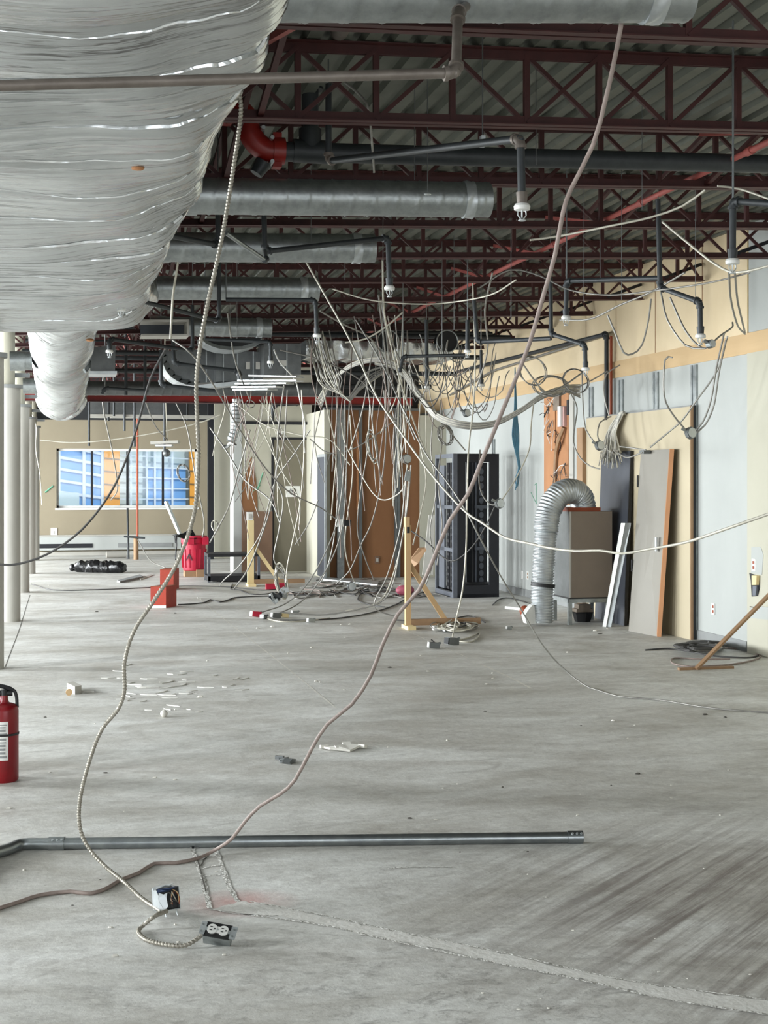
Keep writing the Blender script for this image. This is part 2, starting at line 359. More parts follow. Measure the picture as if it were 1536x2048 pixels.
# outside: office building across the street
def facade():
    root = thing('office_building', 'blue glass office building with orange panels seen through far window', 'building', (-3, 47, -3))
    Y = 47; g = mat('facade_glass', '#7fb4e6', 0.6, 0.0, '#5f9ad6', 0.4, 0.8); orr = mat('facade_orange', '#f5a83c', 0.6, 0, '#ea9c33', 0.6, 0.6)
    pale = mat('facade_pale', '#cfdcd9', 0.6, 0, '#b6cbd0', 0.5, 0.8); wh = M['white']; blk = mat('facade_lines', '#dfeaf2', 0.6)
    f1 = lambda px: WY(px, 960, Y).x
    obj('wall', MB().bb(-26, 20, Y + 0.3, Y + 3, -3, 12), pale, root, False)
    obj('curtain_wall', MB().bb(f1(60), f1(207), Y, Y + 0.3, -3, 12), g, root, False)
    obj('curtain_wall', MB().bb(f1(294), f1(372), Y + 0.1, Y + 0.3, -3, WY(300, 936, Y).z), g, root, False)
    obj('orange_panel', MB().bb(f1(208), f1(239), Y - 0.15, Y + 0.3, -3, 12), orr, root, False)
    obj('orange_panel', MB().bb(f1(379), f1(470), Y - 0.15, Y + 0.3, -3, 12), orr, root, False)
    m = MB()
    for i in range(8):
        a = WY(60, 880 + 24 * i, Y - 0.05); c = WY(207, 908 + 22 * i, Y - 0.05); m.bar(a, c, 0.05, 0.09)
    for px in (168, 205, 118): q = f1(px); m.bb(q - 0.05, q + 0.05, Y - 0.1, Y, -3, 12)
    for i in range(6):
        a = WY(240, 910 + 22 * i, Y + 0.02); c = WY(379, 918 + 20 * i, Y + 0.02); m.bar(a, c, 0.04, 0.04)
    for px in (262, 294, 310, 345): q = f1(px); m.bb(q - 0.03, q + 0.03, Y - 0.02, Y + 0.1, -3, 12)
    obj('frame_lines', m, blk, root, False)
    m = MB()
    for i in range(7):
        for pa, pc in ((208, 239), (379, 430)):
            a = WY(pa, 890 + 26 * i, Y - 0.17); c = WY(pc, 893 + 26 * i, Y - 0.17); m.bar(a, c, 0.03, 0.04)
    obj('panel_joints', m, mat('facade_joint', '#8a6a3c', 0.8), root, False)
    obj('canopy', MB().bb(f1(118), f1(157), Y - 2, Y - 0.2, -3, WY(120, 985, Y).z), pale, root, False)
facade()
struct('floor_outside', MB().bb(-60, 60, 31.3, 80, -3.3, -3.0), M['patch'])

# ---- back partition: metal door wall, corner room with kraft board ----
YD = WY(580, 1141, 1).y and 24.15
YB = 22.45
xc = 4.40                                       # the corner room's left face
xl = WY(483, 1000, YD).x
struct('wall_partition', MB().bb(xl, xc, YD, YD + 0.15, 0, 3.75), M['cream'])
q0 = WY(467, 1000, YD)
struct('wall_partition', MB().bb(q0.x, xl, YD - 0.02, YD + 0.5, 0, 3.7), M['drywall'])
zt = WY(700, 820, YB).z
struct('wall_partition', MB().bb(xc - 0.1, xc, YB, YD, 0, zt), M['cream'])
xb2 = WY(840, 1000, YB).x
struct('wall_partition', MB().bb(xc - 0.02, xb2, YB + 0.04, YB + 0.14, 0, zt), M['brown'])
struct('wall_partition', MB().bb(xb2, W, YB, YB + 0.14, 0, WY(870, 831, YB).z), M['cream'])
struct('trim_4', MB().bb(xc - 0.1, xb2, YB - 0.02, YB + 0.15, zt, zt + 0.04), M['sheet'])
struct('wall_partition', MB().bb(4.3, 6.42, 24.3, 24.4, 2.5, 4.2), M['pane_dark'])  # added dark sheet, paints the shade of the void above the corner room
struct('wall_partition', MB().bb(-2.0, 7, 29.0, 29.1, 2.9, 4.2), M['pane_dark'])  # added dark sheet standing in for the unlit ceiling void beyond
for i, px in enumerate((681, 721, 792, 797)):
    q = WY(px, 1000, YB)
    s = tag(obj('metal_stud', MB().bb(q.x - (0.06 if i == 0 else 0.025), q.x + (0.06 if i == 0 else 0.025), YB - 0.03, YB + 0.04, 0, zt), M['galv' if i == 0 else 'sheet'], None, False),
        ['perforated steel corner stud left of the brown kraft wall', 'steel stud crossing the brown wall beside the short wood strip', 'steel stud in the right third of the brown wall, left of a twin', 'second steel stud right against the one in right third of the brown wall'][i], 'stud')
b = MB(); q = WY(714, 863, YB); q2 = WY(721, 1000, YB)
tag(obj('wood_strip', b.bb(q.x, q2.x - 0.03, YB - 0.01, YB + 0.04, WY(714, 1020, YB).z, q.z), M['orange'], None, False), 'short orange wood strip nailed beside a stud on the brown wall', 'wood')
q = WY(755, 1120, YB); r_ = thing('wall_outlet', 'white outlet plate low on the brown kraft wall', 'outlet', q)
obj('cover_plate', MB().bb(q.x - 0.04, q.x + 0.04, YB + 0.02, YB + 0.04, q.z - 0.06, q.z + 0.06), M['cardboard'], r_, False)
obj('socket', MB().bb(q.x - 0.02, q.x + 0.02, YB + 0.012, YB + 0.02, q.z - 0.03, q.z + 0.03), M['column'], r_, False)
# door_1 with hinges, closer sign
a = WY(547, 879, YD); c = WY(620, 1139, YD)
d1 = bpy.data.objects.new('door_1', None); C.objects.link(d1); d1.location = (a.x, YD, 0); d1['kind'] = 'structure'
obj('door_frame', MB().bb(a.x - 0.04, a.x, YD - 0.03, YD, 0, a.z + 0.04).bb(c.x, c.x + 0.04, YD - 0.03, YD, 0, a.z + 0.04).bb(a.x, c.x, YD - 0.03, YD, a.z, a.z + 0.04), M['blackmat'], d1, False)
obj('door_leaf', MB().bb(a.x, c.x, YD - 0.02, YD + 0.02, 0.02, a.z), M['doorgrey'], d1, False)
for z in (0.35, 1.2, 2.05): obj('hinge', MB().bb(c.x - 0.03, c.x, YD - 0.035, YD - 0.02, z - 0.06, z + 0.06), M['woodpale'], d1, False)
sg = thing('paper_sign', 'white paper notice with black circle symbol taped on the grey door', 'sign', WY(586, 983, YD - 0.03))
pa = WY(571.5, 972, YD - 0.025); pb = WY(600, 994, YD - 0.025)
obj('paper', MB().bb(pa.x, pb.x, YD - 0.027, YD - 0.022, pb.z, pa.z), M['white'], sg, False)
cc = WY(585.5, 983, YD - 0.03); m = MB(); ring = []
for i in range(25):
    a_ = math.radians(100 - 300 * i / 24); ring.append(cc + Vector((math.cos(a_) * 0.055, 0, math.sin(a_) * 0.055)))
m.tube(ring, 0.008, 5); m.bar(cc + Vector((-0.05, -0.002, 0.045)), cc + Vector((0.06, -0.002, -0.05)), 0.004, 0.01)
m.add([cc + Vector(p) for p in ((-0.015, -0.004, -0.012), (0.022, -0.004, -0.012), (0.006, -0.004, 0.035))], [(0, 1, 2)])
obj('symbol', m, M['black'], sg, False)
# brown torn patch, dark side door, smoke alarm, high shelf rail
tp = [WY(x_, y_, YD - 0.012) for x_, y_ in ((483, 1142), (515, 1142), (515, 1000), (512, 960), (507, 930), (503, 913), (498, 925), (492, 945), (486, 965), (483, 972))]
tag(obj('torn_paper_patch', MB().slab(tp, (0, 0.01, 0)), M['brown'], None, False), 'pointed patch of exposed brown board on cream wall left of grey door', 'wall patch')
tag(obj('cardboard_sheet', MB().slab([WY(484, 1143, YD - 0.2), WY(545, 1143, YD - 0.2), WY(545, 1023, YD - 0.05), WY(484, 1022, YD - 0.05)], (0, 0.02, 0)), M['cardboard'], None, False), 'brown cardboard sheet leaning on the wall left of the grey door', 'cardboard')
a = WX(637, 915, xc - 0.1); c = WX(652, 1145, xc - 0.1)
dd = bpy.data.objects.new('door_2', None); C.objects.link(dd); dd.location = (xc - 0.1, c.y, 0); dd['kind'] = 'structure'
obj('door_leaf', MB().bb(xc - 0.12, xc - 0.1, c.y, a.y, 0.02, a.z), M['navy'], dd, False)
obj('door_frame', MB().bb(xc - 0.13, xc - 0.1, c.y - 0.05, c.y, 0, a.z + 0.05).bb(xc - 0.13, xc - 0.1, c.y, a.y + 0.05, a.z, a.z + 0.05), M['sheetlight'], dd, False)
q = WY(560, 866, YD - 0.05); tag(obj('alarm_sounder', MB().cyl(q, q + Vector((0, 0.05, 0)), 0.05).cyl(q + Vector((0, 0, -0.03)), q + Vector((0, 0.05, -0.03)), 0.035), M['white']), 'small white round alarm above the grey door', 'alarm')
q = WY(483, 845, YD - 0.06); q2 = WY(622, 846, YD - 0.06)
tag(obj('dark_rail', MB().bb(q.x, q2.x, YD - 0.1, YD, q.z - 0.03, q.z + 0.02), M['blackmat'], None, False), 'thin dark horizontal rail on cream wall above the grey door', 'rail')
# beams across the far part of the hall
q = WY(60, 800, 24.0); q2 = WY(850, 806, 22.4)
bm = thing('steel_beam', 'dark red steel beam crossing the far end under the grey duct', 'beam', q)
za = WY(400, 790, 21.5).z; zb = WY(400, 804, 21.5).z
obj('web', MB().bb(-1.2, 5.6, 21.6, 21.64, zb, za), M['red'], bm, False)
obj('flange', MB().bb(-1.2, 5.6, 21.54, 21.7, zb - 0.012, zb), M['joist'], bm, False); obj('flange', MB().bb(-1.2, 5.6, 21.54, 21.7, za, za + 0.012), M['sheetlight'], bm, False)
# black post and slim panels between the far window and the partition
q = WY(421, 1110, 28.6)
tag(obj('dark_post', MB().bb(q.x - 0.06, q.x + 0.06, 28.5, 28.65, 0, 3.3), M['blackmat'], None, False), 'slim black steel post right of the far window', 'post')
q = WY(428, 1110, 28.9); q2 = WY(462, 1110, 28.9)
struct('wall_recess', MB().bb(q.x, q2.x, 28.85, 28.95, 0, 3.3), M['cream'])
struct('trim_5', MB().bb(q2.x, q2.x + 0.04, 28.8, 28.95, 0, 3.3), M['cap'])

# ---- columns with collars ----
for i in range(5):
    d = [11.96, 15.98, 20.1, 24.1, 28.0][i]; pe = [8, 41, 59, 71, 79][i]; yb = [1337, 1240, 1184, 1147, 1120][i]
    e = P(pe, 1000, d); cxy = Vector((e.x - 0.115, e.y, 0))
    zt_ = 2.72
    t = thing('steel_column', ['round cream column nearest the camera, at left edge of the photo', 'second round cream column from the camera, with a dark cable passing it', 'third round cream column from the camera, small extinguisher at its foot',
        'fourth round cream column from the camera', 'fifth and farthest round cream column, white cord hanging beside it'][i], 'column', cxy)
    obj('sleeve', MB().cyl(cxy, cxy + Vector((0, 0, zt_)), 0.115, 32), M['column'], t)
    obj('collar', MB().cyl(cxy + Vector((0, 0, zt_)), cxy + Vector((0, 0, zt_ + 0.04)), 0.145, 32), M['cap'], t)
    obj('shaft', MB().cyl(cxy + Vector((-0.03, 0, zt_ + 0.04)), cxy + Vector((-0.03, 0, 3.8)), 0.085, 24), M['cream'], t)
    if i: obj('bracket', MB().bb(cxy.x, cxy.x + 0.22, cxy.y - 0.02, cxy.y + 0.02, zt_ + 0.13, zt_ + 0.18), M['sheet'], t, False)
for yy_ in (3.95, 7.9):
    t = thing('steel_column', 'round cream column just outside the left edge, continuing the row toward the camera', 'column', (-0.615, yy_, 0), 'columns outside the frame')
    obj('sleeve', MB().cyl((-0.66, yy_, 0), (-0.66, yy_, 2.72), 0.115, 32), M['column'], t); obj('shaft', MB().cyl((-0.66, yy_, 2.72), (-0.66, yy_, 3.8), 0.085, 24), M['cream'], t)

q = P(3, 965, 11.7)
tag(obj('control_box', MB().bb(-0.56, -0.50, 11.72, 11.86, q.z - 0.2, q.z + 0.2), M['column'], None, False), 'small grey control box fixed on the nearest column at left edge', 'box')
# ---- roof joists ----
YJ = [5.40 + 1.48 * i for i in range(17)]
def chord(z, Y, up):
    b = MB(); s = 1 if up else -1
    for x0, x1 in ((-6.6, 6.38),):
        za = z(x0); zb_ = z(x1)
        for sy in (-1, 1):
            b.bar((x0, Y + sy * 0.030, za + s * 0.003), (x1, Y + sy * 0.030, zb_ + s * 0.003), 0.044, 0.006)
            b.bar((x0, Y + sy * 0.010, za - s * 0.022), (x1, Y + sy * 0.010, zb_ - s * 0.022), 0.006, 0.05)
    return b
for j, Y in enumerate(YJ):
    near = j < 6
    t = thing('roof_joist', ['red open-web roof joist %s' % s for s in ('nearest the camera, below the big spiral duct at the top', 'second from the camera, above the black iron main', 'third from the camera, just behind the black iron main')][j] if j < 3 else
        'red open-web roof joist, one of the row receding beyond the third joist', 'joist', (2, Y, 3.5), None if j < 3 else 'far roof joists')
    obj('bottom_chord', chord(zchord, Y, False), M['joist'], t, False)
    obj('top_chord', chord(lambda x: zdeck(x) - 0.012, Y, True), M['joist'], t, False)
    x = -6.4 + (j % 2) * 0.2; k = 0; rest = MB()
    while x < 6.3:
        x2 = min(x + 0.41, 6.36)
        zb_, zt_ = zchord(x) + 0.01, zdeck(x) - 0.03; zb2, zt2 = zchord(x2) + 0.01, zdeck(x2) - 0.03
        items = [((x, Y, zb_), (x, Y, zt_), 0.03)]
        ph = k % 4
        if ph in (0, 1, 2): items.append(((x, Y + 0.008, zt_), (x2, Y + 0.008, zb2), 0.022))
        if ph in (1, 2, 3): items.append(((x, Y - 0.008, zb_), (x2, Y - 0.008, zt2), 0.022))
        for a_, c_, w_ in items:
            if near and x > -0.6: obj('web_member', MB().bar(a_, c_, w_, w_), M['joist'], t, False)
            else: rest.bar(a_, c_, w_, w_)
        x = x2; k += 1
    obj('webbing', rest, M['joist'], t, False)
    if j > 2: obj('brace', MB().bar((5.95, Y, zchord(5.95) + 0.03), (6.4, Y + 0.1, zchord(6.4) + 0.18), 0.05, 0.03), M['blackmat'], t, False)
# cross bridging between joists and the pink sprinkler branch above them
for j in range(16):
    Y, Y2 = YJ[j], YJ[j + 1]
    for X, s in ((0.95, 0), (4.15, 0.05)):
        g = thing('cross_bridging', 'pink angle bridging crossed between two roof joists in the %s row' % ('left' if X < 2 else 'right'), 'bridging', (X, Y, 3.5), 'joist bridging, %s row' % ('left' if X < 2 else 'right'))
        obj('brace', MB().bar((X, Y, zchord(X) + 0.02), (X, Y2, zdeck(X) - 0.05), 0.03, 0.03), M['pink'], g, False)
        obj('brace', MB().bar((X + 0.035, Y, zdeck(X) - 0.05), (X + 0.035, Y2, zchord(X) + 0.02), 0.03, 0.03), M['joist'], g, False)
def pipe(name, label, cat, pts, r, m, me=None, heads=(), n=14, ef=1.35, couplings=(), hang=False):
    """a run of straight pipe with an elbow fitting at every inner corner; heads: indices of ends carrying a sprinkler"""
    me = me or m; pts = [Vector(p) for p in pts]
    t = thing(name, label, cat, pts[0])
    for a_, c_ in zip(pts, pts[1:]): obj('pipe', MB().cyl(a_, c_, r, n), m, t)
    for i in range(1, len(pts) - 1):
        p = pts[i]; u = (pts[i - 1] - p).normalized(); v = (pts[i + 1] - p).normalized(); e = r * 2.1
        b = MB()
        if abs(u.dot(v)) > 0.97: b.cyl(p + u * e, p + v * e, r * ef, n)
        else:
            arc = [p + u * e * (1 - s_) ** 2 + v * e * s_ ** 2 for s_ in [k_ / 6 for k_ in range(7)]]
            b.tube(arc, r * ef * 0.93, n); b.cyl(p + u * e * 0.75, p + u * e * 1.15, r * ef * 1.12, n); b.cyl(p + v * e * 0.75, p + v * e * 1.15, r * ef * 1.12, n)
        obj('elbow', b, me, t)
    if heads or hang:
        hp_ = max(pts, key=lambda p: p.z); obj('hanger_rod', MB().cyl((hp_.x, hp_.y, zdeck(hp_.x)), hp_, 0.004 if hp_.z > 3.2 else 0.006, 8), M['steel'], t)
    for i, s_ in couplings:
        p = pts[i].lerp(pts[i + 1], s_); u = (pts[i + 1] - pts[i]).normalized(); obj('coupling', MB().cyl(p - u * r * 1.6, p + u * r * 1.6, r * 1.35, n), me, t)
    for i in heads:
        p = pts[i]; z = Vector((0, 0, 1))
        obj('reducer', MB().cyl(p, p + z * 0.05, 0.022, 12, 0.026), me, t)
        h = obj('sprinkler_head', MB().lathe(p - z * 0.028, [(0.016, 0), (0.034, 0.002), (0.036, 0.018), (0.03, 0.028)], 16), M['white'], t)
        fr = MB()
        for s_ in (-1, 1): fr.tube(spline([p + Vector((s_ * 0.016, 0, -0.028)), p + Vector((s_ * 0.019, 0, -0.048)), p + Vector((0, 0, -0.07))], 0.01), 0.003, 6)
        fr.cyl(p - z * 0.07, p - z * 0.073, 0.017, 12).cyl(p - z * 0.028, p - z * 0.06, 0.004, 8)
        fo = obj('deflector_frame', fr, M['sheetlight'], h)
    return t
a_ = WX(1560, 293, 4.1); c_ = WX(760, 685, 4.1)
pipe('sprinkler_branch', 'long pink painted pipe running away above the joists at right', 'pipe', [(4.1, 2.0, 3.66), (4.1, 22, 3.66)], 0.02, M['pink'], couplings=[(0, .28), (0, .36), (0, .45), (0, .6)])
# ================= DUCTS =================
def se(u, a, b_, n=3.4):
    c, s = math.cos(u), math.sin(u)
    return Vector((math.copysign(abs(c) ** (2 / n), c) * a, 0, math.copysign(abs(s) ** (2 / n), s) * b_))
def trunk():
    t = thing('trunk_duct', 'huge foil-wrapped insulated duct filling the upper left of the photo', 'duct', (-0.42, 4, 3.25))
    rnd = random.Random(3)
    seams = [1.2, 1.9, 2.6, 3.2, 3.75, 4.25, 4.85, 5.35, 5.95, 6.5, 7.2, 7.8, 8.5, 9.2, 10.0, 10.8]
    ya, yb, nu, nv = 0.2, 11.55, 1150, 96
    vs = []
    for i in range(nu + 1):
        y = ya + (yb - ya) * i / nu
        k = max([s for s in seams if s <= y], default=0.2); k2 = min([s for s in seams if s > y], default=11.6)
        f = (y - k) / (k2 - k); puff = max(0, math.sin(math.pi * f)) ** 0.35 * 0.07 - 0.04
        pass
        flare = 0.16 * max(0, (y - 10.3) / 1.25) ** 2
        for q in range(nv):
            u = 2 * math.pi * q / nv
            pa_ = math.sin(y * 38 + 2.2 * math.sin(y * 2.9) + 1.3 * math.sin(u * 2 + y)); pb_ = math.sin(y * 71 + 1.7 * math.sin(u * 3 - y * 2)); pleat = 0.011 * (1 - 2 * abs(pa_) ** 0.6) * (0.55 + 0.45 * math.sin(u * 2.6 + y * 1.7)) + 0.004 * pb_
            p = se(u, 1.06 + puff + flare, 0.36 + puff)
            wob = 0.018 * math.sin(u * 5 + y * 2.2) + 0.012 * math.sin(u * 9 - y * 3.1) + pleat
            d = p.normalized(); sag = -0.03 * max(0, -d.z)
            yy = y + 0.03 * math.sin(u * 2.0 + k * 5) * (1 - abs(2 * f - 1)) + 0.03 * math.sin(u * 1.5 + 1)
            vs.append(Vector((-0.42, yy, 3.25)) + p + d * wob + Vector((0, 0, sag)))
    fs = [(i * nv + k, i * nv + (k + 1) % nv, (i + 1) * nv + (k + 1) % nv, (i + 1) * nv + k) for i in range(nu) for k in range(nv)]
    fs += [tuple(range(nv - 1, -1, -1)), tuple(nu * nv + k for k in range(nv))]
    obj('insulation_wrap', MB().add(vs, fs), M['foil'], t, ang=80)
    for s in seams[2:]:
        loop = []
        for q in range(61):
            u = math.pi * (0.93 + 1.14 * q / 60); p = se(u, 1.066, 0.366); d = p.normalized()
            loop.append(Vector((-0.42, s + 0.03 * math.sin(u * 1.5 + 1) + 0.012 * math.sin(q * 1.7), 3.215)) + p + d * (0.018 * math.sin(u * 5 + s * 2.2) + 0.012 * math.sin(u * 9 - s * 3.1) - 0.012))
        obj('foil_seam', MB().tube(loop, [0.002 + 0.008 * abs(math.sin(q_ * .23 + s * 3)) * (0.35 if int(s * 10) % 3 else 1) for q_ in range(61)], 5), M['foil'], t)
    for px, py, s_ in ((275, 336, 0.022), (222, 432, 0.016), (180, 680, 0.03)):
        d = 1.24 * F / (960 - py); q = P(px, py, d)
        obj('torn_spot', MB().sph(q, s_, 8, (1.3, 1, 0.5)), M['orange'], t)
trunk()
def trunk2():
    t = thing('trunk_duct', 'smaller crinkled foil-wrapped duct running on beyond the huge one', 'duct', (0.02, 12, 3.15)); vs = []
    nu, nv = 900, 56; ya, yb = 11.5, 21.4
    for i in range(nu + 1):
        y = ya + (yb - ya) * i / nu
        zc = 3.17 - 0.0245 * (y - 11.5); r = 0.275 + 0.03 * abs(math.sin(y * 4.1 + .6 * math.sin(y * 1.7))) ** 0.5 + 0.022 * abs(math.sin(y * 9.3 + math.sin(y * 3))) ** 0.5 + 0.01 * math.sin(y * 31 + 2 * math.sin(y * 5)) - 0.05 * math.exp(-((((y + .06 * math.sin(y * 2.3)) % 0.42) - 0.21) / 0.035) ** 2) - 0.035 * math.exp(-((((y * 1.0 + .05 * math.sin(y * 3.1)) % 0.27) - 0.13) / 0.02) ** 2) + 0.02 * (y - 11.5) / 10
        for q in range(nv):
            u = 2 * math.pi * q / nv
            vs.append(Vector((0.02 + math.cos(u) * r, y + 0.05 * math.sin(u * 2 + y), zc + math.sin(u) * r + 0.01 * math.sin(u * 4 + y * 2))))
    fs = [(i * nv + k, i * nv + (k + 1) % nv, (i + 1) * nv + (k + 1) % nv, (i + 1) * nv + k) for i in range(nu) for k in range(nv)]
    obj('insulation_wrap', MB().add(vs, fs + [tuple(nu * nv + k for k in range(nv))]), M['foil'], t, ang=80)
    obj('foil_collar', MB().tube([Vector((0.02 + 0.34 * math.cos(a), 21.35 + 0.04 * math.sin(a * 7), 2.94 + 0.34 * math.sin(a))) for a in [math.pi * 2 * k / 40 for k in range(41)]], 0.05, 8), M['foil'], t)
trunk2()
def spiral_duct(pxa, pya, pxb, pyb, d, dia, label, open_end=True, band=True, m=None):
    k = ((pxa + pxb) / 2 - CX) / F; Y = d * (CO - k * SI)
    a, c = WY(pxa, pya, Y), WY(pxb, pyb, Y); r = dia / 2; L = (c - a).length; n = int(L / 0.012)
    t = thing('spiral_duct', label, 'duct', a); pitch = 0.13
    def rf(i, s, an):
        f = ((s / pitch + an / (2 * math.pi)) % 1.0); return r + (0.004 if f < 0.09 else 0)
    obj('tube', MB().tube([a.lerp(c, i / n) for i in range(n + 1)], r, 36, caps=False, rf=rf), m or M['galv'], t, ang=60)
    u = (c - a).normalized()
    obj('inner_wall', MB().tube([a, c - u * 0.004], r - 0.006, 30, caps=True), M['pane_dark'], t)
    obj('start_collar', MB().cyl(a, a + u * 0.16, r + 0.008, 36), M['galv'], t)
    if band:
        q = c - u * 0.16; obj('joint_band', MB().tube([q + u * (0.01 * i) for i in range(7)], r, 36, True, rf=lambda i, s, an: r + 0.006 + 0.003 * math.sin(an * 5 + i)), M['sheetlight'], t)
    return t
spiral_duct(380, -22, 1372, -16, 4.42, 0.2, 'spiral duct along the top edge, ending above the right half of the photo')
spiral_duct(335, 391, 977, 400, 7.85, 0.205, 'thick spiral duct leaving the foil duct below the red elbow')
spiral_duct(290, 494, 748, 497, 9.45, 0.20, 'second spiral duct down, behind the sloping sprinkler pipes')
spiral_duct(255, 575, 636, 579, 11.45, 0.20, 'third spiral duct down, with a shiny band at its end')
spiral_duct(300, 652, 542, 656, 14.4, 0.20, 'fourth and smallest spiral duct, above the curved duct elbow')
spiral_duct(100, 776, 660, 779, 19.5, 0.20, 'long grey duct crossing just above the dark red beam', band=False, m=M['sheet'])
spiral_duct(20, 722, 64, 722, 15.0, 0.20, 'short spiral duct stub between the columns and foil duct, nearer', band=False)
spiral_duct(46, 772, 78, 772, 19.0, 0.20, 'short spiral duct stub between the columns and foil duct, farther', band=False)
def prism_px(name, px, d, depth, m, parent, ang=30):
    k = (px[0][0] - CX) / F; Y = d * (CO - k * SI)
    return obj(name, MB().slab([WY(x, y, Y) for x, y in px], (0, depth, 0)), m, parent, False)
# sheet-metal elbow duct with a curved underside, the light on it painted as brighter metal
t = thing('elbow_duct', 'dark sheet metal duct with a bright curved elbow, left of centre', 'duct', P(330, 740, 16))
cur = [(327, 702), (325, 715), (326, 728), (332, 742), (342, 754), (356, 763), (372, 769), (392, 772)]
prism_px('side_panel', [(x + 7, y - 6 if y > 710 else y) for x, y in cur] + [(430, 764), (430, 698)], 16.0, 0.55, M['sheet'], t)
k = (330 - CX) / F; Y = 16.0 * (CO - k * SI); b = MB()
for (x_, y_), (x2, y2) in zip(cur, cur[1:]):
    b.slab([WY(x_, y_, Y - 0.1), WY(x2, y2, Y - 0.1), WY(x2 + 9, y2 - 10, Y + 0.0), WY(x_ + 11, y_ - 5, Y + 0.0)], (0, 0.6, 0))
obj('curved_lip', b, M['sheetlight'], t, True)
prism_px('side_panel', [(432, 700), (432, 764), (526, 758), (526, 704)], 15.9, 0.5, M['sheet'], t)
for x_ in (412, 446, 474, 506): prism_px('seam', [(x_, 703), (x_, 764), (x_ + 2, 764), (x_ + 2, 703)], 15.85, 0.02, M['galv'], t)
for x_ in (492, 512): prism_px('data_label', [(x_, 724), (x_, 738), (x_ + 8, 738), (x_ + 8, 724)], 15.84, 0.01, M['column'], t)
prism_px('lower_flange', [(395, 770), (478, 762), (478, 770), (395, 778)], 15.8, 0.3, M['sheetlight'], t)
t = thing('box_duct', 'grey rectangular sheet metal duct box right of the curved elbow duct', 'duct', P(560, 720, 15.6))
prism_px('casing', [(528, 688), (528, 750), (602, 749), (602, 687)], 15.6, 0.6, M['sheet'], t)
prism_px('seam', [(573, 688), (573, 749), (575, 749), (575, 688)], 15.57, 0.02, M['galv'], t)
prism_px('data_label', [(560, 721), (560, 732), (575, 732), (575, 721)], 15.56, 0.01, M['column'], t)
t = thing('curved_duct', 'flat dark duct with a bright curved lip under the fourth spiral duct', 'duct', P(450, 690, 15))
cur = [(403, 679), (412, 687), (424, 693), (440, 698), (460, 700), (485, 699), (510, 692), (524, 684)]
prism_px('side_panel', [(408, 676)] + [(x, y - 6) for x, y in cur[1:]] + [(524, 676)], 15.1, 0.5, M['pane_dark'], t)
k = (403 - CX) / F; Y = 15.1 * (CO - k * SI); b = MB()
for (x_, y_), (x2, y2) in zip(cur, cur[1:]): b.slab([WY(x_, y_, Y - 0.05), WY(x2, y2, Y - 0.05), WY(x2, y2 - 7, Y - 0.02), WY(x_, y_ - 7, Y - 0.02)], (0, 0.5, 0))
obj('curved_lip', b, M['sheetlight'], t, True)  # lit underside of this curve is painted in a brighter metal
t = thing('metal_tray', 'stack of bent grey sheet metal strips hanging under the box duct', 'metal scrap', P(540, 765, 15))
for i, (y1, y2, x1, x2) in enumerate(((752, 758, 505, 600), (762, 766, 482, 600), (768, 771, 478, 580), (775, 778, 470, 560), (780, 783, 475, 545))):
    a = P(x1, y1, 15.2 - 0.1 * i); c = P(x2, y2 - 4, 14.8 - .1 * i); obj('metal_strip', MB().bar(a, c, 0.14, 0.016), M['sheetlight' if i % 2 else 'galv'], t, False)
t = thing('foil_duct', 'crumpled foil-faced duct with two dark round outlets above the tangle', 'duct', P(760, 700, 17.5))
k = 0.0; Yd = 16.9
a = WY(612, 680, Yd); c = WY(905, 722, Yd); nx = 40; vs = []; fs = []
for i in range(nx + 1):
    x_ = a.x + (c.x - a.x) * i / nx; wv = 0.015 * math.sin(i * 1.3)
    for (dy, z) in ((0 + wv, a.z), (0 - wv, (a.z + c.z) / 2 + wv), (0.02, c.z + wv), (0.5, c.z + wv), (0.5, a.z)): vs.append((x_, Yd + dy, z))
for i in range(nx):
    for k_ in range(5): fs.append((i * 5 + k_, i * 5 + (k_ + 1) % 5, (i + 1) * 5 + (k_ + 1) % 5, (i + 1) * 5 + k_))
obj('casing', MB().add(vs, fs), M['foil'], t, True, 50)
for x_ in (774, 892):
    q = WY(x_, 683, Yd); obj('round_outlet', MB().cyl(q + Vector((0, -0.06, 0)), q + Vector((0, 0.1, 0)), 0.135, 24), M['pane_dark'], t)
    obj('outlet_ring', MB().tube([q + Vector((0.14 * math.cos(a_), -0.06, 0.14 * math.sin(a_))) for a_ in [2 * math.pi * i / 24 for i in range(25)]], 0.01, 6), M['galv'], t)
t = thing('grey_damper_box', 'small dark duct box right beside the narrow foil duct', 'duct', P(205, 715, 15))
prism_px('casing', [(182, 695), (182, 745), (230, 745), (231, 690)], 15.0, 0.4, M['sheet'], t); prism_px('flange', [(179, 742), (179, 748), (234, 748), (234, 742)], 14.95, 0.45, M['sheetlight'], t)
t = thing('light_housing', 'open white rectangular housing with dark wires above centre-left', 'housing', P(330, 655, 13.6))
b = MB()
for q in ([(283, 639), (283, 643), (378, 643), (378, 639)], [(283, 668), (283, 672), (378, 672), (378, 668)], [(374, 643), (374, 668), (378, 668), (378, 643)]):
    b.slab([P(x_, y_, 13.6) for x_, y_ in q], (0, 0.3, 0))
obj('frame', b, M['column'], t, False); obj('back', MB().slab([P(x_, y_, 13.95) for x_, y_ in ((281, 640), (281, 671), (377, 671), (377, 640))], (0, 0.02, 0)), M['navy'], t, False)
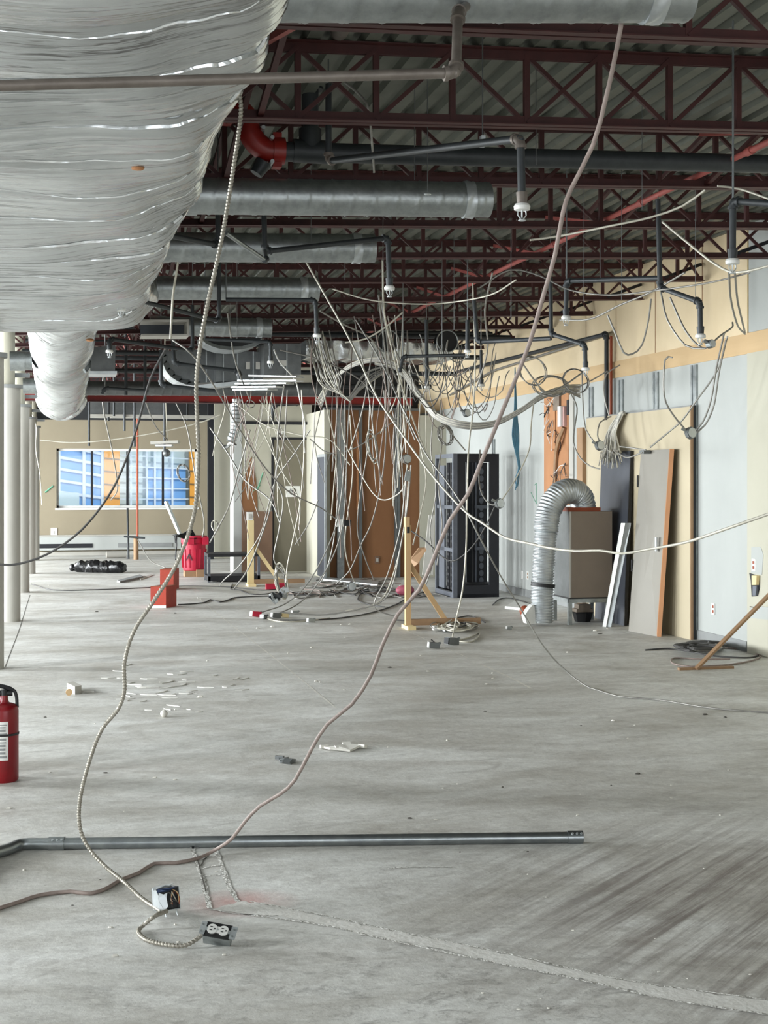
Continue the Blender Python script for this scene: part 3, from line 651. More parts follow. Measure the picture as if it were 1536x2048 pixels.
# long duct segments behind, left of centre
t = thing('far_duct', 'pale rectangular duct under the ceiling in front of the tan wall', 'duct', P(270, 815, 26))
k = (200 - CX) / F; Y = 26.5
a = WY(178, 803, Y); c = WY(330, 830, Y); obj('casing', MB().bb(a.x, c.x, Y, Y + 0.5, c.z, a.z), M['sheet'], t, False); obj('flange', MB().bb(a.x, c.x + 1.0, Y - 0.03, Y + 0.5, c.z - 0.05, c.z), M['column'], t, False)
# ================= PIPES =================
rp = 0.0165
pipe('worn_pipe', 'worn brown iron pipe crossing in front of the huge foil duct with an elbow up', 'pipe',
     [P(-60, 173, 3.75), P(912, 146, 4.05), P(916, 25, 4.2), P(990, -35, 5.2)], 0.0155, M['pipebrown'], M['pipebrown'])
Ym = 7.86
pipe('iron_main', 'thick black iron sprinkler main running right from the red elbow', 'pipe', [WY(552, 303, Ym), WY(1600, 330, Ym)], 0.057, M['blackpipe'], n=24)
q = WY(620, 303, Ym)
pipe('iron_riser', 'black vertical pipe rising from a tee on the iron main', 'pipe', [q + Vector((0, 0, 0.02)), q + Vector((0, 0, 0.43))], 0.05, M['blackpipe'], n=24)
t = thing('pipe_tee', 'black tee fitting on the iron main under the riser', 'pipe fitting', q)
obj('body', MB().cyl(q - Vector((0.10, 0, 0)), q + Vector((0.10, 0, 0)), 0.068, 24).cyl(q, q + Vector((0, 0, 0.13)), 0.066, 24), M['blackpipe'], t)
obj('flange', MB().cyl(q + Vector((0, 0, 0.36)), q + Vector((0, 0, 0.43)), 0.078, 24), M['blackpipe'], t)
# red grooved elbow
t = thing('red_elbow', 'red grooved pipe elbow and couplings beside the huge foil duct', 'pipe fitting', WY(500, 270, Ym))
el = spline([WY(555, 302, Ym), WY(533, 300, Ym), WY(510, 283, Ym), WY(497, 258, Ym), WY(490, 232, Ym + 0.02), WY(470, 216, Ym + 0.06), WY(455, 216, Ym + 0.1)], 0.02)
obj('body', MB().tube(el, 0.068, 24), M['red'], t)
a = el[0]; u = (el[1] - el[0]).normalized(); u.z = 0; u.normalize()
obj('coupling', MB().cyl(a - u * 0.04, a + u * 0.03, 0.078, 24).bb(a.x - 0.03, a.x + 0.02, a.y - 0.035, a.y + 0.035, a.z + 0.07, a.z + 0.10).bb(a.x - 0.03, a.x + 0.02, a.y - 0.035, a.y + 0.035, a.z - 0.10, a.z - 0.07), M['red'], t)
c = WY(462, 216, Ym + 0.08); obj('coupling', MB().cyl(c + Vector((0.0, 0, -0.02)), c + Vector((-0.07, 0, -0.02)), 0.085, 24), M['red'], t)
for px, py in ((545, 274), (545, 322), (527, 254)):
    q = WY(px, py, Ym - 0.09); obj('bolt', MB().cyl(q, q + Vector((0, 0.18, 0)), 0.012, 10), M['sheetlight'], t)
t = thing('spout_fitting', 'small dark pipe stub hanging under the red elbow', 'pipe fitting', WY(525, 330, Ym)); obj('body', MB().cyl(WY(527, 325, Ym), WY(512, 348, Ym), 0.05, 16, 0.038), M['blackpipe'], t)
pipe('old_pipe', 'thick tan pipe rising behind the first joist near the top', 'pipe', [P(655, 105, 8.2), P(697, 30, 6.2)], 0.045, M['pipebrown'], n=18)
H = lambda *a: [P(*x_) for x_ in a]
pipe('sprinkler_pipe', 'nearest sprinkler pipe, with its white head hanging below the iron main at right', 'sprinkler', H((657, 168, 7.3), (657, 322, 7.3), (1041, 277, 5.9), (1044, 408, 5.9)), 0.0175, M['blackpipe'], M['pipebrown'], heads=(3,))
pipe('sprinkler_pipe', 'sprinkler pipe with head hanging over the foil duct, left of second spiral duct', 'sprinkler', H((436, 425, 8.6), (436, 490, 8.6), (280, 460, 8.0), (280, 492, 8.0)), 0.017, M['blackpipe'], heads=(3,))
pipe('sprinkler_pipe', 'sprinkler pipe sloping up right past the second spiral duct to its head', 'sprinkler', H((528, 432, 8.6), (530, 503, 8.6), (776, 476, 9.0), (779, 572, 9.0)), 0.017, M['blackpipe'], heads=(3,))
pipe('conduit_offset', 'bright diagonal pipe meeting the sloping sprinkler pipe below the second spiral duct', 'pipe', H((452, 466, 8.0), (533, 522, 8.5), (530, 500, 8.6)), 0.013, M['steel'], M['blackpipe'])
pipe('sprinkler_pipe', 'sprinkler pipe with head in front of the big foil duct end', 'sprinkler', H((438, 505, 11.2), (438, 642, 11.2), (242, 592, 10.2), (242, 615, 10.2)), 0.017, M['blackpipe'], heads=(3,))
pipe('sprinkler_pipe', 'sprinkler pipe under the third spiral duct, head at its right end', 'sprinkler', H((452, 599, 11.3), (631, 600, 11.3), (634, 668, 11.3)), 0.017, M['blackpipe'], heads=(2,))
pipe('sprinkler_pipe', 'sprinkler pipe with head just right of the narrow foil duct', 'sprinkler', H((385, 610, 13.4), (385, 701, 13.4), (219, 678, 12.8), (219, 700, 12.8)), 0.018, M['blackpipe'], heads=(3,))
pipe('sprinkler_pipe', 'sprinkler pipe and head just left of the box duct, under the fourth spiral duct', 'sprinkler', H((410, 678, 14.0), (541, 684, 14.0), (541, 722, 14.0)), 0.017, M['blackpipe'], heads=(2,))
pipe('sprinkler_pipe', 'tall vertical sprinkler pipe and branch with head against cream plywood at right', 'sprinkler', H((1316, 398, 9.6), (1320, 575, 9.6), (1400, 604, 9.2), (1401, 668, 9.2)), 0.018, M['blackpipe'], heads=(3,))
pipe('sprinkler_pipe', 'sprinkler branch running left from the tall vertical pipe to its own head', 'sprinkler', H((1318, 556, 9.7), (1133, 562, 10.3), (1132, 632, 10.3)), 0.018, M['blackpipe'], heads=(2,))
pipe('sprinkler_pipe', 'sprinkler pipe and head at the far right edge above the plywood', 'sprinkler', H((1600, 412, 6.6), (1466, 402, 6.9), (1465, 518, 6.9)), 0.0175, M['blackpipe'], heads=(2,))
pipe('sprinkler_pipe', 'vertical black pipe with branch head near the middle of the right wall', 'sprinkler', H((1101, 555, 12.2), (1102, 668, 12.2), (1170, 690, 11.8), (1171, 735, 11.8)), 0.019, M['blackpipe'], heads=(3,))
pipe('black_pipe', 'black pipe running left from the mid-right vertical sprinkler pipe', 'pipe', H((1102, 677, 12.3), (955, 684, 12.8), (948, 600, 12.8)), 0.02, M['blackpipe'])
pipe('sprinkler_pipe', 'short vertical sprinkler drop left of the pipe crossing, above the black rack', 'sprinkler', H((935, 640, 12.8), (935, 700, 12.8)), 0.02, M['blackpipe'], heads=(1,))
pipe('sprinkler_pipe', 'sprinkler branch with head among the cables above the brown wall', 'sprinkler', H((930, 710, 14.3), (806, 713, 14.5), (800, 745, 14.5)), 0.018, M['blackpipe'], heads=(2,))
pipe('sprinkler_pipe', 'long vertical sprinkler drop right of the foil duct outlets', 'sprinkler', H((853, 640, 15.5), (854, 772, 15.5)), 0.022, M['blackpipe'], heads=(1,))
pipe('sprinkler_pipe', 'small sprinkler drop hanging right of the long cable sag', 'sprinkler', H((962, 700, 15.2), (963, 768, 15.2)), 0.017, M['blackpipe'], heads=(1,))
pipe('black_pipe', 'black pipe stepping right above the curved elbow duct toward the sprinkler drop', 'pipe', H((346, 680, 15.0), (348, 727, 15.0), (478, 742, 15.2), (480, 764, 15.2)), 0.022, M['blackpipe'], hang=True)
pipe('black_pipe', 'black pipe low beneath the curved elbow duct', 'pipe', H((322, 700, 15.2), (322, 770, 15.2), (432, 782, 15.4)), 0.022, M['blackpipe'], hang=True)
pipe('black_pipe', 'bluish black pipe in front of the grey duct beside narrow foil duct', 'pipe', H((204, 788, 17.8), (210, 776, 17.8), (297, 782, 17.9)), 0.02, M['blackpipe'], hang=True)
pipe('black_pipe', 'dark stepped pipe beneath the red beam above the grey door', 'pipe', [WY(600, 800, 23.2), WY(600, 807, 23.2), WY(546, 810, 23.2), WY(545, 842, 23.2)], 0.03, M['blackpipe'])
for i, (x_, y1, y2, d) in enumerate(((178, 800, 892, 25), (269, 690, 893, 24), (329, 770, 905, 24), (217, 800, 842, 26), (249, 805, 862, 26), (300, 800, 835, 27), (375, 800, 840, 27), (228, 790, 832, 25), (252, 735, 790, 19), (290, 740, 800, 19))):
    pipe('vertical_pipe', ['thin dark vertical pipe near left edge of the far window, above it', 'tall dark pipe dropping to the top of the far window', 'dark pipe ending at the light fixture above the far window', 'short dark drop above the far window, leftmost but one', 'short dark drop in the middle above the far window',
        'short dark drop right of the orange pipe, above the window', 'short dark drop left of the armoured cable, above the window', 'short dark stub between two longer drops near the narrow foil duct', 'dark vertical pipe left of the curved elbow duct, nearer left', 'dark vertical pipe left of the curved elbow duct, nearer the elbow'][i], 'pipe', [Vector((P(x_, y2, d).x, P(x_, y2, d).y, 3.8)), P(x_, y2, d)], 0.022, M['blackpipe'])
pipe('orange_pipe', 'thin rust-red vertical pipe standing before the far window', 'pipe', [G(275, 1119), P(275, 810, F * CH / 159)], 0.022, M['copper'])
pipe('vertical_pipe', 'dark vertical pipe standing on the floor left of the rust-red pipe', 'pipe', [G(257, 1118), P(255, 1016, F * CH / 158)], 0.022, M['blackpipe'])
pipe('floor_stub', 'short thick rusty pipe stub at the foot of the rust-red pipe', 'pipe', [G(272, 1119), P(272, 1075, F * CH / 159)], 0.05, M['wooddark'])
pipe('pipe_crossbar', 'short dark horizontal bar clamped on the standing pipes before the far window', 'pipe', [P(248, 1073, 28.2), P(290, 1076, 28.2)], 0.02, M['blackpipe'])
# dark run of pipes along the right wall and down behind the big cream panel
pipe('wall_pipe', 'black pipe along the cream plywood that turns down behind the cream panel', 'pipe', [Vector((6.33, 21.5, 3.42)), WX(1213, 668, 6.33), WX(1213, 840, 6.33)], 0.026, M['blackpipe'])
q = WX(1222, 700, 6.36); pipe('wall_pipe', 'rust-brown pipe beside the black one going down behind the cream panel', 'pipe', [WX(1222, 672, 6.37), WX(1222, 840, 6.37)], 0.018, M['copper'])
pipe('wall_pipe', 'grey conduit on the cream plywood crossing toward the back corner', 'pipe', [WX(1205, 672, 6.38), WX(985, 742, 6.38), WX(900, 790, 6.38)], 0.016, M['wire'])
for i, (y_, z_) in enumerate(((17.8, 3.55), (19.2, 3.4), (20.4, 3.25), (21.2, 3.5), (21.9, 3.15), (20.0, 3.62), (18.6, 3.68))):
    tag(obj('ceiling_pipe', MB().cyl((-0.5 if i % 2 else 0.3, y_, z_), (6.0, y_, z_ + 0.05), 0.035, 12), M['blackpipe'], None), 'dark pipe crossing the shadowed far ceiling above the grey duct', 'pipe', 'dark pipes across the far ceiling')
# studs, straps and hanger rods
for i, (px, y1, y2) in enumerate(((1184, 774, 1000), (1244, 760, 1000), (1314, 744, 1000), (1391, 730, 1283), (989, 878, 905))):
    a = WX(px, y1, W); d_ = (0.055 if i != 4 else .04)
    tag(obj('metal_stud', MB().bb(W - 0.02, W - 0.001, a.y - d_, a.y + d_, 0.0, a.z).bb(W - 0.03, W - 0.02, a.y + d_ - 0.03, a.y + d_, 0, a.z), M['galv'], None, False),
        ['steel stud on the white wall above the left end of cream panel', 'steel stud on white wall right of the rust-brown pipe', 'steel stud on white wall above the middle of cream panel', 'full-height steel stud on the white wall at right edge of cream panel', 'steel stud on white wall directly above the black rack'][i], 'stud')
for i, (px, y1, y2, d) in enumerate(((855, 110, 388, 7.75), (965, 20, 283, 6.3), (829, 250, 360, 7.8), (1072, 70, 330, 7.4), (766, 440, 700, 9.4), (1168, 470, 605, 9.6), (1391, 520, 600, 9.3), (1243, 365, 600, 10), (622, 445, 500, 9.4), (1284, 350, 420, 8.5), (1200, 440, 560, 11), (690, 200, 560, 10.5), (1022, 440, 640, 11), (884, 470, 700, 13), (908, 480, 660, 13), (474, 615, 680, 14), (460, 640, 662, 14.3))):
    a = P(px, y2, d); k_ = a.copy(); k_.z = zdeck(a.x)
    if i < 2:
        t = thing('hanger_rod', ['thin rod holding up the thick spiral duct', 'rod with clip holding the nearest sprinkler pipe'][i], 'hanger', k_)
        obj('rod', MB().cyl(k_, a, 0.003, 6), M['steel'], t)
        obj('clip', MB().box(a, (0.02, 0.03, 0.05)) if i else MB().sph(a, 0.014, 8, (1.6, 1, 0.6)), M['sheetlight'], t)
    else: tag(obj('hanger_wire', MB().cyl(k_, a, 0.0022 if d < 11 else 0.003, 6), M['steel'], None), 'thin steel hanger wire dangling from the roof deck', 'hanger', 'thin hanger wires')
# ================= OBJECTS ON THE FLOOR =================
# steel conduit lying across the foreground
def conduit():
    t = thing('steel_conduit', 'long grey steel conduit lying across the foreground floor', 'conduit', G(640, 1683)); r = 0.0255
    a = G(1150, 1679, r * 0.6); a.z = r; c = G(100, 1692, r * 0.6); c.z = r
    obj('tube', MB().cyl(a, c, r, 20), M['steel'], t)
    e = [c, c.lerp(a, -0.05), G(20, 1697, r), G(-30, 1716, r), G(-90, 1770, r)]
    for p in e: p.z = r
    obj('bent_end', MB().tube(spline(e, 0.02), r, 20), M['steel'], t)
    for s, p in ((0, a), (1, c)):
        u = (a - c).normalized(); q = p if s == 0 else p + u * 0.03
        cp = obj('coupling', MB().cyl(q - u * 0.035, q + u * 0.035, r + 0.005, 20), M['steel'], t)
        for k in (-1, 0, 1):
            w_ = q + u * 0.02 * k + Vector((0, -r * 0.75, r * 0.75)); obj('set_screw', MB().cyl(w_, w_ + Vector((0, -0.008, 0.006)), 0.005, 8), M['sheetlight'], cp)
conduit()
def extinguisher(base, s, label, detail=True, rz=0):
    t = thing('fire_extinguisher', label, 'fire extinguisher', base); B = Vector(base); r = 0.0775 * s; V = lambda x, y, z: B + Vector((x, y, z)) * s
    obj('cylinder', MB().lathe(B, [(r * 0.9, 0), (r, 0.012 * s), (r, 0.385 * s), (r * 0.95, 0.405 * s), (r * 0.75, 0.42 * s), (r * 0.35, 0.43 * s), (r * 0.28, 0.445 * s), (r * 0.26, 0.47 * s)], 36), M['extred'], t)
    obj('strap', MB().lathe(V(0, 0, 0.255), [(r + 0.003, 0), (r + 0.003, 0.012 * s)], 36), M['black'], t)
    obj('valve', MB().cyl(V(0, 0, 0.445), V(0, 0, 0.5), 0.02 * s, 14).cyl(V(-0.03, 0, 0.48), V(0.045, 0, 0.48), 0.016 * s, 12), M['black'], t)
    obj('lever', MB().tube(spline([V(0.04, 0, 0.5), V(0.0, 0, 0.515), V(-0.06, 0, 0.53), V(-0.09, 0, 0.545)], 0.01), 0.012 * s, 8), M['black'], t)
    obj('handle', MB().tube(spline([V(0.02, 0, 0.487), V(-0.03, 0, 0.475), V(-0.09, 0, 0.445)], 0.01), 0.011 * s, 8), M['black'], t)
    obj('hose', MB().tube(spline([V(0.035, 0, 0.5), V(0.055, 0, 0.49), V(0.066, 0, 0.455), V(0.069, 0, 0.40)], 0.01), 0.0095 * s, 10), M['black'], t)
    if detail:
        vs = []; a0, a1 = -math.pi / 2 - 0.78, -math.pi / 2 + 0.32
        N = 12
        for i in range(N + 1):
            a = a0 + (a1 - a0) * i / N
            for z in (0.125, 0.335): vs.append(B + Vector((math.cos(a) * (r + 0.001), math.sin(a) * (r + 0.001), z * s)))
        lab = obj('label', MB().add(vs, [(2 * i, 2 * i + 2, 2 * i + 3, 2 * i + 1) for i in range(N)]), M['white'], t)
        m = MB(); rr = random.Random(2); z = 0.32
        while z > 0.14:
            h = rr.choice((0.004, 0.007, 0.012)); e = a1 - 0.06 - rr.random() * 0.15; s0 = a0 + 0.05
            q = [B + Vector((math.cos(s0 + (e - s0) * i / 8) * (r + 0.002), math.sin(s0 + (e - s0) * i / 8) * (r + 0.002), zz)) for i in range(9) for zz in (z - h, z)]
            m.add(q, [(2 * i, 2 * i + 2, 2 * i + 3, 2 * i + 1) for i in range(8)]); z -= h + 0.008
        obj('print', m, M['cap'], lab)
    return t
ex = G(8, 1563); extinguisher((ex.x, ex.y + 0.02, 0), 1.0, 'red fire extinguisher standing on the floor at the left edge, nearest')
ex = G(47, 1184); extinguisher((ex.x, ex.y, 0), 0.80, 'small dark extinguisher at the foot of the third column', False)
# receptacle box with outlets, junction box, both on the armoured cable
def outlet_box():
    c = G(436, 1893); t = thing('outlet_box', 'metal box with white duplex outlet lying on the floor in the foreground', 'outlet', c)
    u = Vector((0.93, -0.34, -0.14)).normalized(); up = Vector((0.10, -0.68, 0.73)); up = (up - u * up.dot(u)).normalized(); v = up.cross(u).normalized()
    O = c + Vector((0, 0.0, 0.055)); Mx = Matrix((u, v, up)).transposed()
    B = lambda x, y, z: O + Mx @ Vector((x, y, z))
    obj('steel_box', MB().box(B(0, 0, -0.026), (0.098, 0.052, 0.05), Mx), M['galv'], t, False)
    obj('black_rim', MB().box(B(0, 0, 0.001), (0.094, 0.056, 0.006), Mx), M['black'], t, False)
    y = MB().box(B(-0.054, 0, 0.004), (0.02, 0.05, 0.003), Mx).box(B(0.056, 0, 0.004), (0.022, 0.05, 0.003), Mx).box(B(0, 0, 0.003), (0.1, 0.014, 0.003), Mx)
    obj('yoke_strap', y, M['sheetlight'], t, False)
    for s in (-1, 1):
        pts = []
        for i in range(24):
            a = 2 * math.pi * i / 24; x = math.cos(a) * 0.0185; yy = math.sin(a) * 0.0185; x = max(-0.016, min(0.016, x)); pts.append(B(s * 0.0205 + x, yy, 0.004))
        f = obj('receptacle', MB().slab(pts, up * 0.006), M['white'], t, False)
        for yy in (-0.0065, 0.0065): obj('slot', MB().box(B(s * 0.0205 - 0.004, yy, 0.0105), (0.009, 0.0028, 0.001), Mx), M['black'], f, False)
        obj('ground_hole', MB().cyl(B(s * 0.0205 + 0.009, 0, 0.0095), B(s * 0.0205 + 0.009, 0, 0.0108), 0.003, 10), M['black'], f)
    obj('bridge', MB().box(B(0, 0, 0.006), (0.012, 0.024, 0.006), Mx), M['white'], t, False)
    obj('screw', MB().cyl(B(0, 0, 0.009), B(0, 0, 0.0105), 0.003, 10), M['sheetlight'], t)
    for s in (-1, 1):
        for yy in (-0.015, 0.012): obj('screw', MB().cyl(B(s * 0.056, yy, 0.005), B(s * 0.056, yy, 0.008), 0.004, 10), M['galv'], t)
    return B(-0.05, -0.01, -0.02)
ob = outlet_box()
def junction_box():
    c = G(332, 1831); t = thing('junction_box', 'open metal junction box with bare wires on the foreground floor', 'electrical box', c); s = 0.105
    Mx = Matrix.Rotation(0.28, 3, 'Z') @ Matrix.Rotation(-0.2, 3, 'X'); O = c + Vector((0, 0, 0.065))
    B = lambda x, y, z: O + Mx @ Vector((x, y, z)) * 0.82
    th = 0.003; h = 0.05
    obj('left_side', MB().slab([B(-h, -h, -h), B(-h, h, -h), B(-h, h, h), B(-h, -h * .2, h), B(-h, -h * .9, h * .3)], Mx @ Vector((th, 0, 0))), M['sheetlight'], t, False)
    obj('back_plate', MB().slab([B(-h, h, -h), B(h, h, -h), B(h, h, h), B(-h, h, h)], Mx @ Vector((0, -th, 0))), M['galv'], t, False)
    obj('right_side', MB().slab([B(h, -h, -h), B(h, h, -h), B(h, h, h), B(h, -h, h)], Mx @ Vector((-th, 0, 0))), M['galv'], t, False)
    obj('bottom', MB().slab([B(-h, -h, -h), B(h, -h, -h), B(h, h, -h), B(-h, h, -h)], Vector((0, 0, th))), M['galv'], t, False)
    obj('bent_cover', MB().slab([B(-0.072, -0.035, 0.045), B(-0.02, -0.05, 0.062), B(0.005, -0.04, 0.056), B(0.03, -0.03, 0.064), B(0.04, 0.03, 0.056), B(-0.04, 0.05, 0.050)], (0, 0, 0.003)), M['sheetlight'], t, False)
    obj('dark_interior', MB().slab([B(-0.044, -0.02, -0.045), B(0.046, -0.02, -0.045), B(0.046, -0.02, 0.045), B(-0.044, -0.02, 0.045)], Mx @ Vector((0, 0.04, 0))), M['black'], t, False)
    obj('bracket', MB().slab([B(-0.058, -0.05, -0.035), B(-0.03, -0.056, -0.048), B(-0.014, -0.06, -0.03), B(-0.018, -0.058, 0.008), B(-0.012, -0.056, 0.03), B(-0.03, -0.055, 0.024), B(-0.05, -0.052, 0.034), B(-0.056, -0.05, 0.01), B(-0.05, -0.05, -0.01)], (0, 0.003, 0)), M['sheetlight'], t, False)
    rr = random.Random(5)
    for i in range(8):
        p = [B(rr.uniform(-.01, .04), -0.03, 0.04 - 0.01 * i * 0.3), B(rr.uniform(-.0, .05), -0.06, rr.uniform(-.01, .03)), B(rr.uniform(0, .045), -0.05, rr.uniform(-.045, -.01))]
        obj('bare_wire', MB().tube(spline(p, 0.006), 0.0018, 6), M[['wood', 'wiredark', 'copper', 'wirelight'][i % 4]], t)
    for x_ in (-0.02, 0.035): obj('screw_leg', MB().cyl(B(x_, -0.03, -0.05), B(x_ + 0.003, -0.035, -0.078), 0.003, 6), M['sheetlight'], t)
    obj('blue_flap', MB().slab([B(-0.06, -0.05, 0.035), B(-0.01, -0.058, 0.035), B(0.03, -0.052, 0.05), B(-0.055, -0.05, 0.052)], (0, 0.002, 0)), mat('dark_blue_film', '#2f3d5c', 0.35, 0.5), t, False)
    return B(-0.03, -0.04, -0.045)
jb = junction_box()
# armoured cable
def armour(name, label, pts, r, m=None):
    s = spline(pts, 0.0045); return tag(obj(name, MB().tube(s, r, 9, rf=lambda i, L, a: r * (1.0 + 0.22 * math.cos(2 * math.pi * (L / 0.0135 - a / 6.283)))), m or M['mc'], None), label, 'cable')
mcp = [(482, 120, 4.95), (478, 175, 5.0), (482, 215, 5.0), (478, 262, 5.0), (467, 335, 5.0), (453, 425, 5.0), (438, 505, 5.0), (419, 590, 5.02), (402, 680, 5.02), (393, 760, 5.03), (394, 830, 5.04), (397, 905, 5.05), (394, 980, 5.05), (384, 1045, 5.07), (352, 1130, 5.12), (310, 1198, 5.17), (268, 1262, 5.22), (249, 1325, 5.26), (249, 1380, 5.3), (236, 1418, 5.32), (203, 1460, 5.36), (178, 1525, 5.42), (160, 1600, 5.5), (160, 1655, 5.55), (178, 1697, 5.55), (213, 1735, 5.5), (250, 1765, 5.4), (284, 1797, 5.3)]
armour('armoured_cable', 'long pale ribbed armoured cable hanging from the foil duct down to the junction box', [Q(*p, r=0.008) for p in mcp] + [jb + Vector((-0.01, -0.01, 0.0))], 0.0075)
lp = [jb + Vector((0.012, -0.015, 0.0)), Q(310, 1832, 5.0), Q(284, 1853, 5.0), G(277, 1864, 0.012), G(292, 1879, 0.012), G(330, 1889, 0.012), G(372, 1890, 0.014), ob]
armour('armoured_cable', 'short loop of armoured cable joining the junction box and the outlet box', lp, 0.0075)
# ---- rack ----
def rack():
    A = G(908, 1196); Bp = G(1005, 1194); u = (Bp - A); u.z = 0; wd = 0.66; u.normalize(); v = Vector((-u.y, u.x, 0)); dp = 0.95; H_ = 2.02
    t = thing('server_rack', 'tall open black equipment rack standing near the right wall', 'rack', A)
    Mx = Matrix((u, v, Vector((0, 0, 1)))).transposed(); B = lambda x, y, z: A + Mx @ Vector((x, y, z))
    def bx(name, x0, x1, y0, y1, z0, z1, m='blackmat'): return obj(name, MB().box(B((x0 + x1) / 2, (y0 + y1) / 2, (z0 + z1) / 2), (x1 - x0, y1 - y0, z1 - z0), Mx), M[m], t, False)
    bx('front_stile', 0, 0.17, 0, 0.04, 0, H_); bx('front_stile', wd - 0.14, wd, 0, 0.04, 0, H_); bx('front_rail', 0.17, wd - 0.14, 0, 0.04, H_ - 0.12, H_); bx('front_rail', 0.17, wd - 0.14, 0, 0.04, 0, 0.17)
    for y in (0, dp - 0.06): bx('side_post', -0.012, 0.05, y, y + 0.06, 0, H_, 'rackgrey')
    bx('rear_post', wd - 0.06, wd, dp - 0.06, dp, 0, H_)
    bx('rear_stile', wd - 0.2, wd - 0.06, dp - 0.03, dp, 0.05, H_ - .05)
    bx('side_rail', -0.012, 0.04, 0.06, dp - 0.06, H_ - 0.06, H_, 'rackgrey'); bx('side_rail', -0.012, 0.04, 0.06, dp - 0.06, 0, 0.07, 'rackgrey')
    for z in (0.64, 1.24): bx('side_rail', 0.0, 0.03, 0.06, dp - 0.06, z, z + 0.05, 'rackgrey'); bx('cross_bar', 0.46, wd - 0.02, dp * 0.5, dp * 0.5 + 0.03, z, z + 0.045, 'rackgrey')
    bx('top_panel', 0.0, wd, 0.0, dp, H_ - 0.02, H_); bx('bottom_frame', 0.0, wd, 0.0, 0.08, 0.0, 0.05); bx('bottom_frame', 0.0, wd, dp - 0.08, dp, 0.0, 0.1)
    bx('bottom_tray', 0.15, wd, 0.15, 0.5, 0.15, 0.18)
    bx('cable_guard', 0.0, 0.03, 0.5, 0.78, 0.1, H_ - 0.16, 'rackgrey')
    # mounting rails with square cut-outs (ladder) and panel with round holes
    for (x0, y0) in ((0.02, 0.12), (0.02, 0.30)):
        m = MB(); z = 0.12
        while z < H_ - 0.2:
            m.box(B(x0, y0 + 0.055, z), (0.012, 0.13, 0.035), Mx); z += 0.095
        for yy in (0, 0.055, 0.11): m.box(B(x0, y0 + yy, H_ / 2), (0.014, 0.02, H_ - 0.25), Mx)
        obj('mounting_rail', m, M['blackmat'], t, False)
    bx('mounting_panel', 0.44, wd - 0.01, 0.52, 0.55, 0.12, H_ - 0.12, 'blackmat')
    bx('mounting_strip', 0.47, 0.49, 0.50, 0.52, 0.12, H_ - 0.12, 'rackgrey')
    m = MB(); z = 0.2; 
    while z < H_ - 0.2:
        q = B(0.56, 0.515, z); m.add([q + Mx @ Vector((math.cos(a) * 0.035, 0, math.sin(a) * 0.045)) for a in [2 * math.pi * i / 20 for i in range(20)]], [tuple(range(19, -1, -1))]); z += 0.105
    obj('round_holes', m, M['rackgrey'], t, False)
rack()
# ---- right wall: stained board with torn wiring, marks, outlets ----
t = thing('wall_board', 'orange-brown board with torn wiring fixed on the white wall behind the flexible duct', 'board', WX(1110, 900, W))
a = WX(1090, 783, W - 0.01); c = WX(1137, 1060, W - 0.01)
def wbox(x0, y0, x1, y1, th, m, name, parent, X=W):
    p = WX(x0, y0, X - th); q = WX(x1, y1, X - th); return obj(name, MB().bb(X - th, X - 0.001, q.y, p.y, min(q.z, p.z), max(q.z, p.z)), M[m], parent, False)
wbox(1088, 790, 1110, 1010, 0.03, 'orange', 'board', t); wbox(1112, 783, 1137, 1010, 0.02, 'orange', 'board', t)
wbox(1109, 788, 1114, 1010, 0.012, 'pane_dark', 'gap', t); wbox(1133, 800, 1137, 830, 0.03, 'pane_dark', 'gap', t); wbox(1115, 815, 1128, 853, 0.06, 'pinkdust', 'control_box', t); wbox(1115, 813, 1121, 853, 0.09, 'white', 'cover_strip', t)
wbox(1106, 786, 1118, 820, 0.05, 'taupe', 'wood_block', t)
rr = random.Random(11)
for i in range(26):
    x_, y_ = rr.choice(((1105, 840), (1108, 860), (1100, 805), (1118, 870), (1112, 950), (1130, 930), (1095, 815)))
    p = WX(x_, y_, W - 0.05); pts = [p]
    for k in range(3): pts.append(pts[-1] + Vector((rr.uniform(-.05, .03), rr.uniform(-.12, .12), rr.uniform(-.14, .06))))
    for q in pts: q.x = min(q.x, W - 0.01)
    obj('torn_wire', MB().tube(spline(pts, 0.03), 0.005, 5), M[['wiredark', 'white', 'wirebrown', 'black'][i % 4]], t)
obj('torn_strip', MB().tube(spline([WX(1128, 855, W - .05), WX(1118, 880, W - .08), WX(1112, 910, W - .05), WX(1110, 960, W - .04), WX(1112, 975, W - .03)], 0.03), 0.03, 6), M['wooddark'], t)
wbox(1138, 790, 1146, 1000, 0.02, 'column', 'edge_strip', t)
m = MB().tube([WX(1062, 985, W - .002), WX(1073, 1008, W - .002), WX(1073, 966, W - .002), WX(1069, 970, W - .002)], 0.006, 5); tag(obj('marker_arrow', m, M['green'], None), 'small green drawn triangle mark on the white wall right of the rack', 'marking')
m = MB().tube([WY(500, 968, YD - .003), WY(513, 985, YD - .003), WY(526, 945, YD - .003)], 0.012, 5).tube([WY(504, 985, YD - .003), WY(520, 970, YD - .003)], 0.012, 5); tag(obj('marker_cross', m, M['green'], None), 'green check mark drawn on the wall left of the grey door', 'marking')
m = MB().tube([WY(90, 985, YF - .003), WY(106, 972, YF - .003)], 0.02, 5); tag(obj('marker_line', m, M['green'], None), 'faint green diagonal mark on the tan wall left of the window', 'marking')
